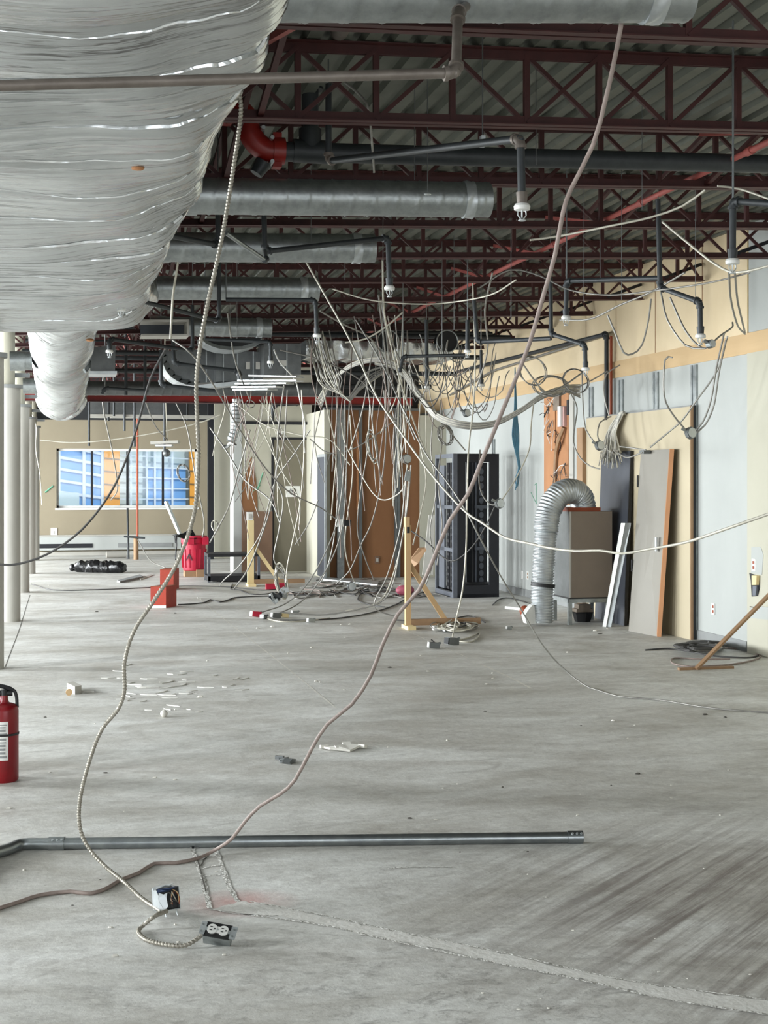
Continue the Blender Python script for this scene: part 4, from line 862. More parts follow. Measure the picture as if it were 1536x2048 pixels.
def plate(px, py, X, label, w_=0.07, h_=0.115, dark='black', double=False, yplane=None):
    q = WX(px, py, X) if yplane is None else WY(px, py, yplane)
    t = thing('wall_outlet', label, 'outlet', q)
    if yplane is None:
        obj('cover_plate', MB().bb(X - 0.006, X, q.y - w_ / 2, q.y + w_ / 2, q.z - h_ / 2, q.z + h_ / 2), M['white'], t, False)
        for s in (-1, 1): obj('socket', MB().bb(X - 0.009, X - 0.006, q.y - 0.016, q.y + 0.016, q.z + s * 0.024 - 0.014, q.z + s * 0.024 + 0.014), M[dark], t, False)
    else:
        obj('cover_plate', MB().bb(q.x - w_ / 2, q.x + w_ / 2, yplane - 0.008, yplane, q.z - h_ / 2, q.z + h_ / 2), M['white'], t, False)
        obj('socket', MB().bb(q.x - 0.015, q.x + 0.015, yplane - 0.012, yplane - 0.008, q.z - 0.04, q.z + 0.04), M['column'], t, False)
plate(1427, 1218, W - 0.001, 'white duplex outlet low on the white wall right of cream panel', dark='copper')
plate(1508, 1130, W - 0.031, 'white outlet on cream wall above the broken hole at right edge', dark='copper')
plate(1045, 1150, W - 0.001, 'pale blank plate low on the white wall left of a darker one', 0.09, dark='white')
plate(1056, 1151, W - 0.001, 'beige outlet low on the white wall beside the flexible duct', 0.09, dark='wooddark')
plate(108, 1065, 0, 'small white outlet low on tan wall left of the far window', 0.14, 0.2, yplane=YF - 0.002)
# damaged hole and mud patch in the cream wall at right
t = thing('wall_hole', 'broken hole with torn plaster and wood block in the cream wall at right edge', 'hole', WX(1512, 1170, W - 0.03))
Xc = W - 0.031; hp = [WX(*p, Xc) for p in ((1499, 1146), (1519, 1152), (1520, 1175), (1516, 1192), (1504, 1193), (1502, 1160))]
obj('cavity', MB().slab(hp, (-0.004, 0, 0)), M['pane_dark'], t, False)
obj('wood_block', MB().slab([WX(*p, Xc - 0.006) for p in ((1509, 1151), (1519, 1151), (1518, 1170), (1509, 1170))], (-0.03, 0, 0)), M['woodpale'], t, False)
obj('metal_block', MB().slab([WX(*p, Xc - 0.006) for p in ((1509, 1172), (1517, 1172), (1515, 1191), (1509, 1191))], (-0.02, 0, 0)), M['rackgrey'], t, False)
struct('trim_6', MB().slab([WX(*p, Xc) for p in ((1503, 1094), (1522, 1094), (1527, 1110), (1524, 1150), (1502, 1146))], (-0.002, 0, 0)), M['drywall'])
struct('trim_6', MB().slab([WX(*p, Xc) for p in ((1500, 1215), (1540, 1222), (1540, 1240), (1500, 1236))], (-0.003, 0, 0)), M['drywall'])
tag(obj('wall_crack', MB().tube([WX(1500, 1213, Xc - .003), WX(1512, 1216, Xc - .003), WX(1525, 1217, Xc - .003), WX(1545, 1223, Xc - .003)], 0.004, 5), M['debrisdark'], None), 'thin dark crack in the cream wall below the broken hole', 'crack')
# ---- big cream panel, charcoal slab, grey door, white channel ----
t = thing('wall_panel', 'large cream panel as wide as a double door standing against the right wall', 'panel', (6.36, 14.4, 0))
yn = 12.99; yf = 15.85
obj('face_sheet', MB().bb(6.33, 6.345, yn, yf, 0, 2.41), M['panel'], t, False); obj('core', MB().bb(6.345, 6.385, yn + 0.01, yf, 0, 2.40), M['pane_dark'], t, False)
obj('edge_trim', MB().bb(6.335, 6.362, yn - 0.012, yn, 0, 2.42), M['wooddark'], t, False); obj('dark_edge', MB().bb(6.362, 6.395, yn - 0.012, yn, 0, 2.42), M['pane_dark'], t, False); obj('left_panel_edge', MB().bb(6.28, 6.335, yf - 0.001, yf + 0.19, 0, 2.30), M['wooddark'], t, False)
obj('top_edge', MB().bb(6.335, 6.40, yn, yf, 2.41, 2.425), M['cap'], t, False)
a = Vector((6.21, 14.42, 0)); c = Vector((6.22, 15.30, 0))
t = thing('charcoal_slab', 'dark charcoal laminate slab leaning between the metal box and cream panel', 'slab', a)
obj('face', MB().slab([a, c, c + Vector((0.09, 0, 1.98)), a + Vector((0.08, 0, 1.98))], (0.03, 0, 0)), M['navy'], t, False)
obj('edge', MB().slab([a + Vector((0, -0.02, 0)), a, a + Vector((0.08, 0, 1.98)), a + Vector((0.08, -0.02, 1.98))], (0.035, 0, 0)), M['black'], t, False)
br, bl = G(1314, 1273), G(1257, 1262)
tr_, tl_ = WX(1340, 898, 6.24), WX(1282, 902, 6.26)
t = thing('leaning_door', 'narrow pale grey door with orange wood edge leaning on the cream panel', 'door', br)
n_ = Vector((0.045, -0.012, 0.0))
obj('door_leaf', MB().slab([br, tr_, tl_, bl], n_ * 0.9), M['doorpale'], t, False)
e = Vector((0.035, -0.012, 0))
obj('edge_band', MB().slab([br, br + Vector((0.034, -0.03, 0)), tr_ + Vector((0.034, -0.03, 0)), tr_], Vector((0.0, 0.012, 0))), M['orange'], t, False)
q = br.lerp(tr_, 0.47) + (bl - br) * 0.2
obj('lock_plate', MB().box(q + Vector((-0.012, 0, 0.04)), (0.012, 0.04, 0.15)), M['sheetlight'], t, False); obj('lever_handle', MB().cyl(q, q + Vector((-0.06, -0.02, -0.0)), 0.012, 10).cyl(q + Vector((-0.05, -0.02, -0.0)), q + Vector((-0.05, 0.08, -0.01)), 0.01, 10), M['sheetlight'], t)
for s in (0.36, 0.83):
    q = bl.lerp(tl_, s); obj('hinge', MB().box(q + Vector((-0.008, 0.012, 0)), (0.012, 0.025, 0.13)), M['pane_dark'], t, False)
tag(obj('closer_bracket', MB().box(WX(1290, 904, 6.2), (0.08, 0.12, 0.04)), M['sheet'], None, False), 'grey metal bracket box resting on top left of the leaning grey door', 'bracket')
c0, c1 = G(1205, 1253), G(1222, 1254); q0, q1 = P(1242, 1046, 15.05), P(1262, 1046, 15.05)
t = thing('metal_channel', 'pale grey metal channel leaning against the charcoal slab', 'channel', c0)
obj('web', MB().slab([c0, c1, q1, q0], (0.01, 0.02, 0)), M['sheetlight'], t, False); obj('flange', MB().slab([c0, c0 + (c1 - c0) * 0.3 + Vector((0, -0.03, 0)), q0 + (q1 - q0) * 0.3 + Vector((0, -0.03, 0)), q0], (0.004, 0.004, 0)), M['white'], t, False)
# ---- metal box on stand with flexible duct ----
bx0, bx1, by0, by1, bz0, bz1 = 5.65, 6.16, 14.63, 15.14, 0.31, 1.29
t = thing('plenum_box', 'taupe sheet-metal box with rusty cap standing on a steel frame', 'metal box', ((bx0 + bx1) / 2, by0, 0))
obj('casing', MB().bb(bx0, bx1, by0, by1, bz0, bz1), M['taupe'], t, False)
obj('side_panel', MB().bb(bx0 - 0.004, bx0, by0, by1, bz0, bz1), M['sheet'], t, False)
obj('corner_strip', MB().bb(bx0 - 0.006, bx0 + 0.012, by0 - 0.003, by0 + 0.02, bz0, bz1), M['column'], t, False)
obj('cap', MB().bb(bx0 - 0.0, bx1 - 0.12, by0 + 0.05, by1 - 0.02, bz1, bz1 + 0.045), M['copper'], t, False)
obj('black_gasket', MB().bb(bx0 - 0.01, bx1, by0 - 0.01, by1, bz0 - 0.015, bz0), M['black'], t, False)
fr = MB()
obj('stand_frame', MB().bb(bx0 - 0.02, bx1, by0 - 0.01, by0 + 0.03, bz0 - 0.06, bz0 - 0.015).bb(bx0 - 0.02, bx0 + 0.02, by0, by1, bz0 - 0.06, bz0 - 0.015), M['galv'], t, False)
for x_, y_ in ((bx0, by0), (bx0, by1 - 0.02), (bx1 - 0.05, by1 - 0.02), (bx1 - .05, by0)): obj('leg', MB().bb(x_ - 0.02, x_ + 0.025, y_, y_ + 0.04, 0, bz0 - 0.06), M['galv'], t, False)
def flexduct():
    t = thing('flexible_duct', 'silver ribbed flexible duct arching from the metal box down to the floor', 'duct', G(1088, 1246))
    P0 = [(5.90, 14.86, 1.335), (5.89, 14.85, 1.40), (5.82, 14.82, 1.49), (5.70, 14.78, 1.525), (5.57, 14.74, 1.49), (5.455, 14.72, 1.36), (5.40, 14.71, 1.2), (5.375, 14.70, 0.95), (5.35, 14.70, 0.65), (5.34, 14.70, 0.40), (5.34, 14.70, 0.2), (5.335, 14.70, 0.03)]
    R = 0.125
    s = spline([Vector(p) for p in P0], 0.006)
    obj('duct_wall', MB().tube(s, R, 32, rf=lambda i, L, a: (R if L > 0.95 else R + 0.014) + 0.0065 * math.sin(2 * math.pi * L / 0.032) + 0.003 * math.sin(a * 5 + L * 40)), M['sheetlight'], t, ang=80)
    obj('black_strap', MB().cyl((5.345, 14.70, 0.435), (5.35, 14.70, 0.475), R + 0.014, 32), M['black'], t)
    obj('end_cap', MB().cyl((5.90, 14.86, 1.32), (5.90, 14.86, 1.36), R + 0.02, 32), M['sheetlight'], t)
    obj('torn_white_film', MB().slab([(5.23, 14.62, 0.02), (5.12, 14.60, 0.03), (5.10, 14.62, 0.12), (5.15, 14.60, 0.20), (5.20, 14.62, 0.24), (5.23, 14.64, 0.22)], (0, 0.12, 0)), M['white'], t)
flexduct()
q = G(1165, 1243); t = thing('black_tub', 'black tub holding two taupe blocks beneath the metal box', 'tub', q)
obj('tub', MB().lathe(q, [(0.09, 0), (0.12, 0.10), (0.13, 0.11), (0.12, 0.115)], 6), M['black'], t, False)
for k, z in enumerate((0.13, 0.18)): obj('block', MB().box(q + Vector((0, 0, z)), (0.2 - 0.05 * k, 0.14, 0.05)), M['taupe'], t, False)
q = G(1050, 1232); tag(obj('rusty_pot', MB().sph(q + Vector((0, 0, 0.06)), 0.07, 12), M['copper'], None), 'round rusty brown lump on floor left of the flexible duct', 'debris')
q = G(1030, 1213); tag(obj('plastic_scrap', MB().slab([G(1010, 1217), G(1052, 1222), G(1058, 1212), G(1030, 1206)], (0, 0, 0.03)), M['white'], None, False), 'flat white scrap on floor left of the rusty lump', 'debris')
# ---- timber stands ----
def stand(px, ybase, ytop, wpx, label, m, dx, has_plate):
    B0 = G(px, ybase); d = F * CH / (ybase - HY); zt_ = CH + (HY - ytop) / F * d; w_ = wpx / F * d
    t = thing('timber_stand', label, 'timber stand', B0)
    obj('post', MB().bb(B0.x - w_ / 2, B0.x + w_ / 2, B0.y, B0.y + w_, 0.04, zt_), M[m], t, False)
    obj('foot', MB().bb(B0.x - w_ / 2 - 0.02, B0.x + w_ / 2 + 0.01, B0.y - 0.18, B0.y + 0.12, 0, 0.04), M['woodpale'], t, False)
    u = Vector((dx, 0.02, 0)); e = B0 + u; zb_ = zt_ * 0.63
    obj('runner', MB().bar(B0 + Vector((w_ / 2, 0.02, 0.065)), e + Vector((0, 0, 0.065)), 0.04, 0.07), M['wooddark'], t, False)
    obj('brace', MB().bar(B0 + Vector((w_ * 0.3, w_ + 0.01, zb_)), B0 + u * 0.52 + Vector((0, w_ * 0.6, 0.08)), 0.035, 0.055), M[m], t, False)
    if has_plate:
        obj('outlet_plate', MB().box((B0.x - 0.02, B0.y - 0.02, zt_ + 0.02), (0.10, 0.04, 0.13)), M['white'], t, False)
        obj('socket', MB().box((B0.x - 0.02, B0.y - 0.045, zt_ + 0.02), (0.05, 0.01, 0.08)), M['column'], t, False)
    else: obj('top_block', MB().bb(B0.x - w_ * 0.65, B0.x + w_ * 0.1, B0.y - 0.03, B0.y + w_, zt_ - 0.02, zt_ + 0.09), M['wood'], t, False); obj('nail_plate', MB().bb(B0.x - w_ * 0.3, B0.x + w_ * 0.2, B0.y - 0.008, B0.y, zt_ - 0.09, zt_ - 0.02), M['pane_dark'], t, False)
stand(817, 1257, 1050, 11, 'tall pine post with brace and long foot, in front of the black rack', 'wood', 0.84, False)
stand(502, 1172, 1035, 12, 'pale pine post with brace and white outlet on top, near the trash barrel', 'woodpale', 0.85, True)
# ---- red boxes ----
def redbox(x0, x1, xr, yt, yb, label, side):
    a = G(x0, yb); c = G(x1, yb); h = (yb - yt) / F * (F * CH / (yb - HY)); e = G(xr, yb - 4)
    t = thing('red_box', label, 'box', a); v = e - c; v.z = 0
    q = [a, c, c + v, a + v]
    obj('shell', MB().slab(q, (0, 0, h)), M['boxred'], t, False)
    obj('lid_rim', MB().slab([p + Vector((0, 0, h)) for p in q], (0, 0, 0.008)), M['copper'], t, False)
    if side: obj('white_strip', MB().slab([a + Vector((0.0, -0.004, 0)), c + Vector((0, -0.004, 0)), c + Vector((0, -0.004, 0.035)), a + Vector((0, -0.004, 0.035))], (0, 0.003, 0)), M['white'], t, False)
redbox(301, 332, 353, 1174, 1216, 'lower nearer red steel box on the floor, white strip along its base', True)
redbox(320, 347, 358, 1140, 1180, 'second red box standing just behind the nearer red box', False)
# ---- trash barrel ----
def barrel():
    q = G(388, 1152); d = F * CH / 192; t = thing('trash_barrel', 'red plastic trash barrel with black bag, near the far window', 'barrel', q)
    s = d / F; R = 26 * s; B = q + Vector((0, 0, 0.10)); h = 69 * s
    pr = [(R * 0.78, 0), (R * 0.84, 0.01), (R * 0.92, h * 0.62), (R * 0.93, h * 0.78), (R * 0.98, h * 0.80), (R * 0.99, h * 0.93), (R * 1.05, h * 0.95), (R * 1.05, h), (R * 0.95, h), (R * 0.9, h * 0.5)]
    obj('body', MB().lathe(B, pr, 36), M['binred'], t)
    for k in range(9):
        a = -math.pi / 2 + (k - 4) * 0.42; obj('rib', MB().bar(B + Vector((math.cos(a) * R * 0.85, math.sin(a) * R * 0.85, 0.05)), B + Vector((math.cos(a) * R * 0.93, math.sin(a) * R * 0.93, h * 0.62)), 0.03, 0.008), M['binred'], t, False)
    for s_ in (-1, 1): obj('handle', MB().box(B + Vector((s_ * R * 0.55 + 0.05, -R * 0.93, h * 0.86)), (0.10, 0.09, 0.12)), M['binred'], t, False)
    cu = bpy.data.curves.new('lettering', 'FONT'); cu.body = 'A'; cu.size = 0.17; cu.extrude = 0.003; cu.align_x = 'CENTER'
    tmp = bpy.data.objects.new('tmp', cu); C.objects.link(tmp); dg = bpy.context.evaluated_depsgraph_get(); me = bpy.data.meshes.new_from_object(tmp.evaluated_get(dg)); bpy.data.objects.remove(tmp)
    l = bpy.data.objects.new('lettering', me); C.objects.link(l); me.materials.clear(); me.materials.append(M['blackmat']); l.parent = t
    l.location = Vector((-R * 0.45, -R * 0.865, 0.10 + h * 0.30)); l.rotation_euler = (math.radians(88), 0, -0.42)
    vs = [P(344, 1063, d - .1), P(362, 1070, d - .3), P(396, 1078, d - .27), P(402, 1072, d), P(392, 1060, d + .05), P(384, 1056, d), P(366, 1064, d - .15)]
    b = MB().slab([P(346, 1070, d - .25), P(368, 1078, d - .3), P(394, 1077, d - .25), P(390, 1068, d - .1), P(383, 1057, d - .05), P(368, 1066, d - .1), P(352, 1070, d - .2)], (0, 0.22, -0.01))
    b.tube(spline([P(352, 1071, d - .25), P(353, 1090, d - .28), P(351, 1118, d - .28), P(356, 1121, d - .28)], 0.03), 0.014, 6).slab([P(349, 1072, d - .25), P(355, 1072, d - .25), P(354, 1088, d - .25), P(350, 1086, d - .25)], (0, 0.02, 0))
    obj('bag', b, M['blackbag'], t, False)
    w0 = q + Vector((0, -0.05, 0)); dl = thing('wood_blocks', 'pale wood blocks under the red trash barrel', 'wood blocks', w0)
    obj('block', MB().bb(w0.x - 0.17, w0.x + 0.15, w0.y - 0.12, w0.y + 0.2, 0.0, 0.10), M['wooddark'], dl, False); obj('block', MB().bb(w0.x + 0.02, w0.x + 0.16, w0.y - 0.2, w0.y - 0.121, 0, 0.12), M['wooddark'], dl, False)
    dd = d + 0.1
    tag(obj('aluminium_bar', MB().bar(P(332, 1003, dd + .1), P(362, 1073, dd - .1), 0.06, 0.04), M['sheetlight'], None, False), 'thin aluminium bar sticking out of the red trash barrel', 'bar')
barrel()
# black bag lying on floor
q = G(200, 1147); t = thing('black_bag', 'long black plastic bag lying on the floor below the far window', 'bag', q)
a = G(150, 1144); c = G(250, 1146); pts = [a.lerp(c, k / 30) + Vector((0, 0, 0.09)) for k in range(31)]
rb = random.Random(4); vv = MB().tube(pts, [0.05 + 0.075 * min(1, math.sin(math.pi * (k + 1) / 32) * 2.2) * (0.9 + 0.1 * math.sin(k * 0.7)) for k in range(31)], 16)
vv.v = [(x_ + rb.uniform(-.012, .012), y_ + rb.uniform(-.02, .02), max(0.003, z_ * (1 + rb.uniform(-.12, .12)))) for x_, y_, z_ in vv.v]
obj('bag_body', vv, M['blackbag'], t); obj('tied_neck', MB().sph(a + Vector((-0.05, 0, 0.08)), 0.07, 10, (0.8, 1, 1)), M['blackbag'], t)
b = MB().slab([G(234, 1164), G(280, 1152), G(286, 1156), G(240, 1166)], (0, 0, 0.03)); tag(obj('metal_angle', b, M['cap'], None, False), 'short grey metal angle lying on the floor right of the black bag', 'metal scrap')
b = MB().slab([G(278, 1158), G(304, 1149), G(306, 1151), G(282, 1160)], (0, 0, 0.01)); tag(obj('metal_strip', b, M['column'], None, False), 'thin pale strip lying behind the grey metal angle', 'metal scrap')
q = G(232, 1116); tag(obj('white_canister', MB().cyl(q + Vector((-0.2, 0, 0.07)), q + Vector((0.2, 0.05, 0.07)), 0.07, 16), M['column'], None), 'pale canister lying on the floor before the far heater', 'canister')
# low black table
a = G(416, 1165); c = G(520, 1163); t = thing('low_table', 'low black metal table behind the pale post, green cord on top', 'table', a)
d = F * CH / 205; zt_ = CH - (1108 - 960) / F * d; x0, x1 = a.x, c.x; y0, y1 = a.y, a.y + 0.6
obj('top', MB().bb(x0, x1, y0, y1, zt_ - 0.05, zt_), M['blackmat'], t, False); obj('bottom_shelf', MB().bb(x0, x1, y0, y1, 0.02, 0.10), M['blackmat'], t, False)
for x_ in (x0, x1 - 0.04):
    for y_ in (y0, y1 - 0.04): obj('leg', MB().bb(x_, x_ + 0.04, y_, y_ + 0.04, 0, zt_ - 0.05), M['rackgrey'], t, False)
# leaning sticks at right
a = G(1392, 1340); c = WX(1560, 1168, 6.3)
tag(obj('leaning_stick', MB().bar(a + Vector((0, 0, 0.01)), c, 0.045, 0.02), M['wooddark'], None, False), 'long thin wood strip leaning up to the right edge of the photo', 'wood strip')
tag(obj('wood_strip', MB().bar(G(1357, 1338, 0.01), G(1466, 1334, 0.01), 0.04, 0.02), M['wooddark'], None, False), 'short wood strip flat on the floor at foot of the leaning strip', 'wood strip')
b = MB().slab([G(640, 1157), G(645, 1161), G(755, 1173), G(757, 1166)], (0, 0, 0.03)); tag(obj('metal_channel', b, M['sheetlight'], None, False), 'bright metal channel lying on floor before the brown wall', 'channel')
b = MB().slab([P(845, 1150, 21.8), P(866, 1150, 21.8), P(870, 1030, 22.2), P(858, 1030, 22.2)], (0, 0.03, 0)); tag(obj('drywall_board', b, M['column'], None, False), 'narrow pale board leaning behind the black rack', 'board')
b = MB().slab([P(826, 1135, 17.5), P(836, 1127, 17.3), P(853, 1100, 17.6), P(850, 1095, 17.7), P(838, 1096, 17.7), P(822, 1118, 17.6)], (0, 0.04, 0)); tag(obj('cardboard_flap', b, M['wooddark'], None, False), 'curved tan cardboard flap behind the tall pine post', 'cardboard')
q = G(810, 1190); tag(obj('pink_bag', MB().sph(q + Vector((0, 0, 0.07)), 0.1, 14, (1.4, 0.9, 0.75)), M['pinkrag'], None), 'crumpled pink plastic on floor left of the tall pine post', 'plastic')
for i, (x_, y_, s_) in enumerate(((562, 1175, 0.07), (545, 1178, 0.08))):
    q = G(x_, y_); tag(obj('red_scrap', MB().box(q + Vector((0, 0, s_ / 2)), (0.2, 0.1, s_)), M['binred'], None, False), ['small red box behind the cable coil, right one', 'small red box behind the cable coil, left one'][i], 'box')
# ceiling light fixture & far flexible duct
t = thing('light_fixture', 'old white light fixture with round lamp hanging above the far window', 'light fixture', P(333, 886, 24))
obj('tray', MB().bar(P(303, 886, 24), P(358, 884, 24), 0.25, 0.05), M['column'], t, False); obj('round_lamp', MB().sph(P(333, 906, 24), 0.07, 14), M['sheet'], t)
obj('tray', MB().bar(P(312, 891, 24), P(345, 891, 24), 0.2, 0.03), M['sheetlight'], t, False)
s = spline([P(474, 798, 21), P(472, 830, 21), P(470, 860, 21), P(462, 884, 21)], 0.01)
tag(obj('flexible_duct', MB().tube(s, 0.08, 20, rf=lambda i, L, a: 0.07 + 0.008 * math.sin(2 * math.pi * L / 0.06)), M['sheetlight'], None, ang=80), 'short ribbed flexible duct hanging left of the grey door', 'duct')
b = MB().tube(spline([P(444, 893, 21.5), P(455, 893, 21.5), P(462, 886, 21.4), P(472, 892, 21.4)], 0.03), 0.03, 8); tag(obj('foil_scrap', b, M['foil'], None), 'scrap of crumpled foil under the short ribbed duct', 'foil')
# ================= CABLES =================
def cable(name, label, pts, d0, d1, r, m='wire', cat='cable', group=None, n=6, extra=None):
    """pts: (px,py) or (px,py,d); depth runs from d0 to d1 along the list; anything under the slab rests on it"""
    out = []
    for i, p in enumerate(pts):
        d = p[2] if len(p) > 2 else d0 + (d1 - d0) * i / max(1, len(pts) - 1)
        out.append(Q(p[0], p[1], d, r))
    s = spline(out, 0.06)
    for q in s: q.z = max(q.z, r)
    return tag(obj(name, MB().tube(s, r, n), M[m], None, ang=80), label, cat, group)
brown = [(1256, -30, 4.6), (1235, 90, 4.65), (1211, 200, 4.7), (1186, 290, 4.75), (1142, 378, 4.8), (1126, 425, 4.8), (1110, 510, 4.85), (1087, 590, 4.9), (1058, 690, 4.95), (1022, 780, 5.0), (985, 870, 5.0), (962, 925, 5.05), (935, 990, 5.1), (900, 1040, 5.15), (866, 1120, 5.2), (838, 1180, 5.3), (796, 1228, 5.35), (765, 1290, 5.4), (742, 1350, 5.45), (704, 1408, 5.5), (655, 1448, 5.55), (622, 1500, 5.6), (590, 1560, 5.65), (560, 1588, 5.7), (520, 1612, 5.75), (490, 1643, 5.8), (463, 1678, 5.85), (430, 1700, 6), (395, 1717), (350, 1726), (308, 1727), (277, 1746), (240, 1760), (214, 1776), (180, 1787), (140, 1783), (80, 1790), (40, 1803), (-20, 1822)]
cable('brown_cable', 'dusty brown cable sweeping down from the top right to the lower left floor', [p if len(p) > 2 else (p[0], p[1], 9) for p in brown], 0, 0, 0.0078, 'wirebrown', n=10)
cable('grey_cable', 'pale cable drooping in a long arc across the rack to the right edge', [(610, 520, 10), (650, 590, 10), (700, 680, 9.5), (752, 790, 9), (800, 862, 8.8), (860, 945, 8.6), (925, 1018, 8.4), (965, 1046, 8.2), (1010, 1075, 8), (1060, 1087, 7.8), (1100, 1096, 7.6), (1150, 1102, 7.4), (1200, 1101, 7.2), (1245, 1107, 7), (1300, 1098, 6.8), (1370, 1085, 6.5), (1440, 1062, 6.2), (1560, 1020, 6)], 0, 0, 0.007, 'wirelight', n=8)
cable('grey_cable', 'pale cable falling past the rack and across the floor to the right edge', [(712, 640, 12), (760, 720, 11.5), (805, 815, 11), (850, 905, 10.8), (895, 965, 10.6), (932, 1022, 10.5), (962, 1080, 10.5), (1000, 1150, 10.8), (1040, 1215, 11), (1085, 1290, 11), (1130, 1340, 11), (1180, 1376, 11), (1240, 1393, 11), (1320, 1400, 11), (1430, 1417, 11), (1570, 1427, 11)], 0, 0, 0.006, 'wire', n=8)
cable('grey_cable', 'cable hanging straight from the ceiling to a dark box in front of the pine stand', [(945, 560, 13.5), (950, 700, 13.5), (948, 800, 13.4), (937, 900, 13.2), (934, 1010, 13.1), (932, 1100, 13), (925, 1180, 13), (912, 1240, 13), (905, 1274, 13.4)], 0, 0, 0.008, 'wirelight')
cable('black_cable', 'dark cord sagging from above the window past the column at left edge', [(330, 700, 9), (300, 760, 9), (276, 848, 9), (248, 930, 9), (215, 995, 9), (165, 1058, 9), (110, 1100, 9), (60, 1122, 9), (20, 1130, 9), (-20, 1127, 9)], 0, 0, 0.0075, 'wiredark', n=8)
cable('grey_cable', 'white conduit hanging before the foil duct, left of the long armoured cable', [(356, 470, 9.3), (355, 530, 9.5), (346, 590, 9.6), (341, 678, 9.6)], 0, 0, 0.008, 'wirelight')
cable('grey_cable', 'pale diagonal cable starting right of the long armoured cable by the elbow duct', [(345, 680, 12), (385, 710, 12), (430, 775, 13), (480, 860, 14), (530, 935, 15), (580, 985, 16), (640, 1015, 17), (672, 1038, 18)], 0, 0, 0.008, 'wire')
cable('white_cable', 'pale cable arcing across pink bridging at the upper right', [(1060, 480, 7.2), (1120, 472, 7.2), (1220, 452, 7), (1300, 435, 6.9), (1365, 412, 6.8), (1410, 380, 6.7)], 0, 0, 0.006, 'wirelight')
cable('white_cable', 'pale cable drooping from the pink bridging to the right edge sprinkler', [(1325, 444, 8), (1375, 485, 7.8), (1430, 528, 7.6), (1475, 545, 7.4), (1560, 526, 7.2)], 0, 0, 0.007, 'wirelight')
cable('white_cable', 'thin white wire at the right edge above the iron main', [(1435, 372, 7.2), (1480, 378, 7.2), (1550, 402, 7)], 0, 0, 0.006, 'wirelight')
cable('white_cable', 'long pale cable sagging left to right under the third joist row', [(665, 578, 11), (740, 600, 11), (830, 608, 11), (900, 605, 11), (980, 590, 10.5), (1032, 560, 10)], 0, 0, 0.006, 'wirelight')
cable('white_cable', 'pale cable curving across bridging toward the tall vertical sprinkler pipe', [(960, 575, 10), (1020, 540, 10), (1080, 552, 10), (1140, 580, 10), (1220, 590, 9.8), (1320, 580, 9.5), (1420, 565, 9.2), (1500, 545, 9)], 0, 0, 0.006, 'wire')
cable('grey_cable', 'flat white cord bending behind the riser near the top', [(690, 165, 7.4), (725, 195, 7.4), (738, 225, 7.4), (745, 300, 7.6), (748, 345, 7.7)], 0, 0, 0.007, 'wire')
# loops on the right wall
RW = [('long cable loop on cream plywood left of the hanging sprinkler head at right', [(1322, 585), (1335, 640), (1370, 690), (1402, 697), (1412, 696)], 9.6, 9.2),
      ('second cable down to the metal clamp on the tan wood strip at right', [(1340, 595), (1370, 660), (1395, 690), (1410, 697)], 9.6, 9.3),
      ('short cable sloping up from metal clamp to a small hook on plywood', [(1415, 695), (1440, 672), (1464, 655), (1465, 645)], 11.8, 12.4),
      ('cable from the metal clamp looping down past cream panel to the dark disc', [(1345, 715), (1330, 720), (1328, 790), (1345, 828), (1376, 865)], 12, 12.2),
      ('cable from plywood hook crossing white wall down to the bracket on leaning door', [(1455, 672), (1435, 740), (1390, 805), (1365, 840), (1340, 862), (1300, 895)], 12.4, 13),
      ('cable curving from the tan strip down right of full-height stud, left strand', [(1448, 668), (1432, 740), (1422, 800), (1405, 845), (1382, 870)], 12, 12.2),
      ('cable curving from the tan strip down right of full-height stud, right strand', [(1452, 680), (1438, 745), (1428, 810), (1410, 850), (1384, 872)], 12, 12.2),
      ('U-shaped cable loop hanging on cream plywood in the middle of the right wall', [(1215, 630), (1230, 665), (1247, 705), (1265, 708), (1284, 690), (1297, 640), (1302, 598)], 10, 10),
      ('pair of thin cables hanging at right edge above the tan strip, left one', [(1458, 545), (1462, 600), (1475, 650), (1490, 668)], 9, 10),
      ('pair of thin cables hanging at right edge above the tan strip, right one', [(1470, 545), (1475, 600), (1485, 645), (1490, 665)], 9, 10),
      ('loose cable curling down beside orange board to the charcoal slab', [(1140, 785), (1154, 815), (1150, 850), (1147, 885), (1160, 915), (1180, 932), (1200, 938)], 15.4, 15),
      ('cable dropping beside studs to the small disc near the frayed bundle', [(1164, 740), (1166, 810), (1172, 860), (1190, 885)], 15.2, 15),
      ('thin cable from plywood past rust-brown pipe to top of cream panel', [(1240, 730), (1212, 750), (1208, 790), (1218, 830)], 15, 15),
      ('cable over the top of the cream panel curling to the small disc', [(1222, 833), (1200, 845), (1195, 870), (1198, 880)], 15, 14.8),
      ('cable drooping from frayed bundle to the bracket on leaning door', [(1235, 905), (1255, 915), (1285, 905)], 14.2, 13.6),
      ('short cable from the frayed bundle end to the leaning door bracket', [(1240, 893), (1265, 896), (1292, 900)], 14.2, 13.8),
      ('thin shadowed cable swinging along cream plywood under the joist ends', [(1120, 640), (1180, 638), (1240, 610), (1300, 585), (1370, 545)], 12, 10.5),
      ('thin cable rising from sprinkler head cluster across the plywood', [(1165, 745), (1130, 770), (1100, 785), (1080, 775), (1040, 720)], 13, 12.6),
      ('cable arch over the orange board, running to the plywood edge', [(1040, 820), (1075, 795), (1110, 778), (1140, 780), (1175, 765), (1215, 742)], 14.6, 14.6)]
for lb, pts, d0, d1 in RW: cable('wall_cable', lb, pts, d0, d1, 0.007 if d0 < 11 else 0.008, 'wire')
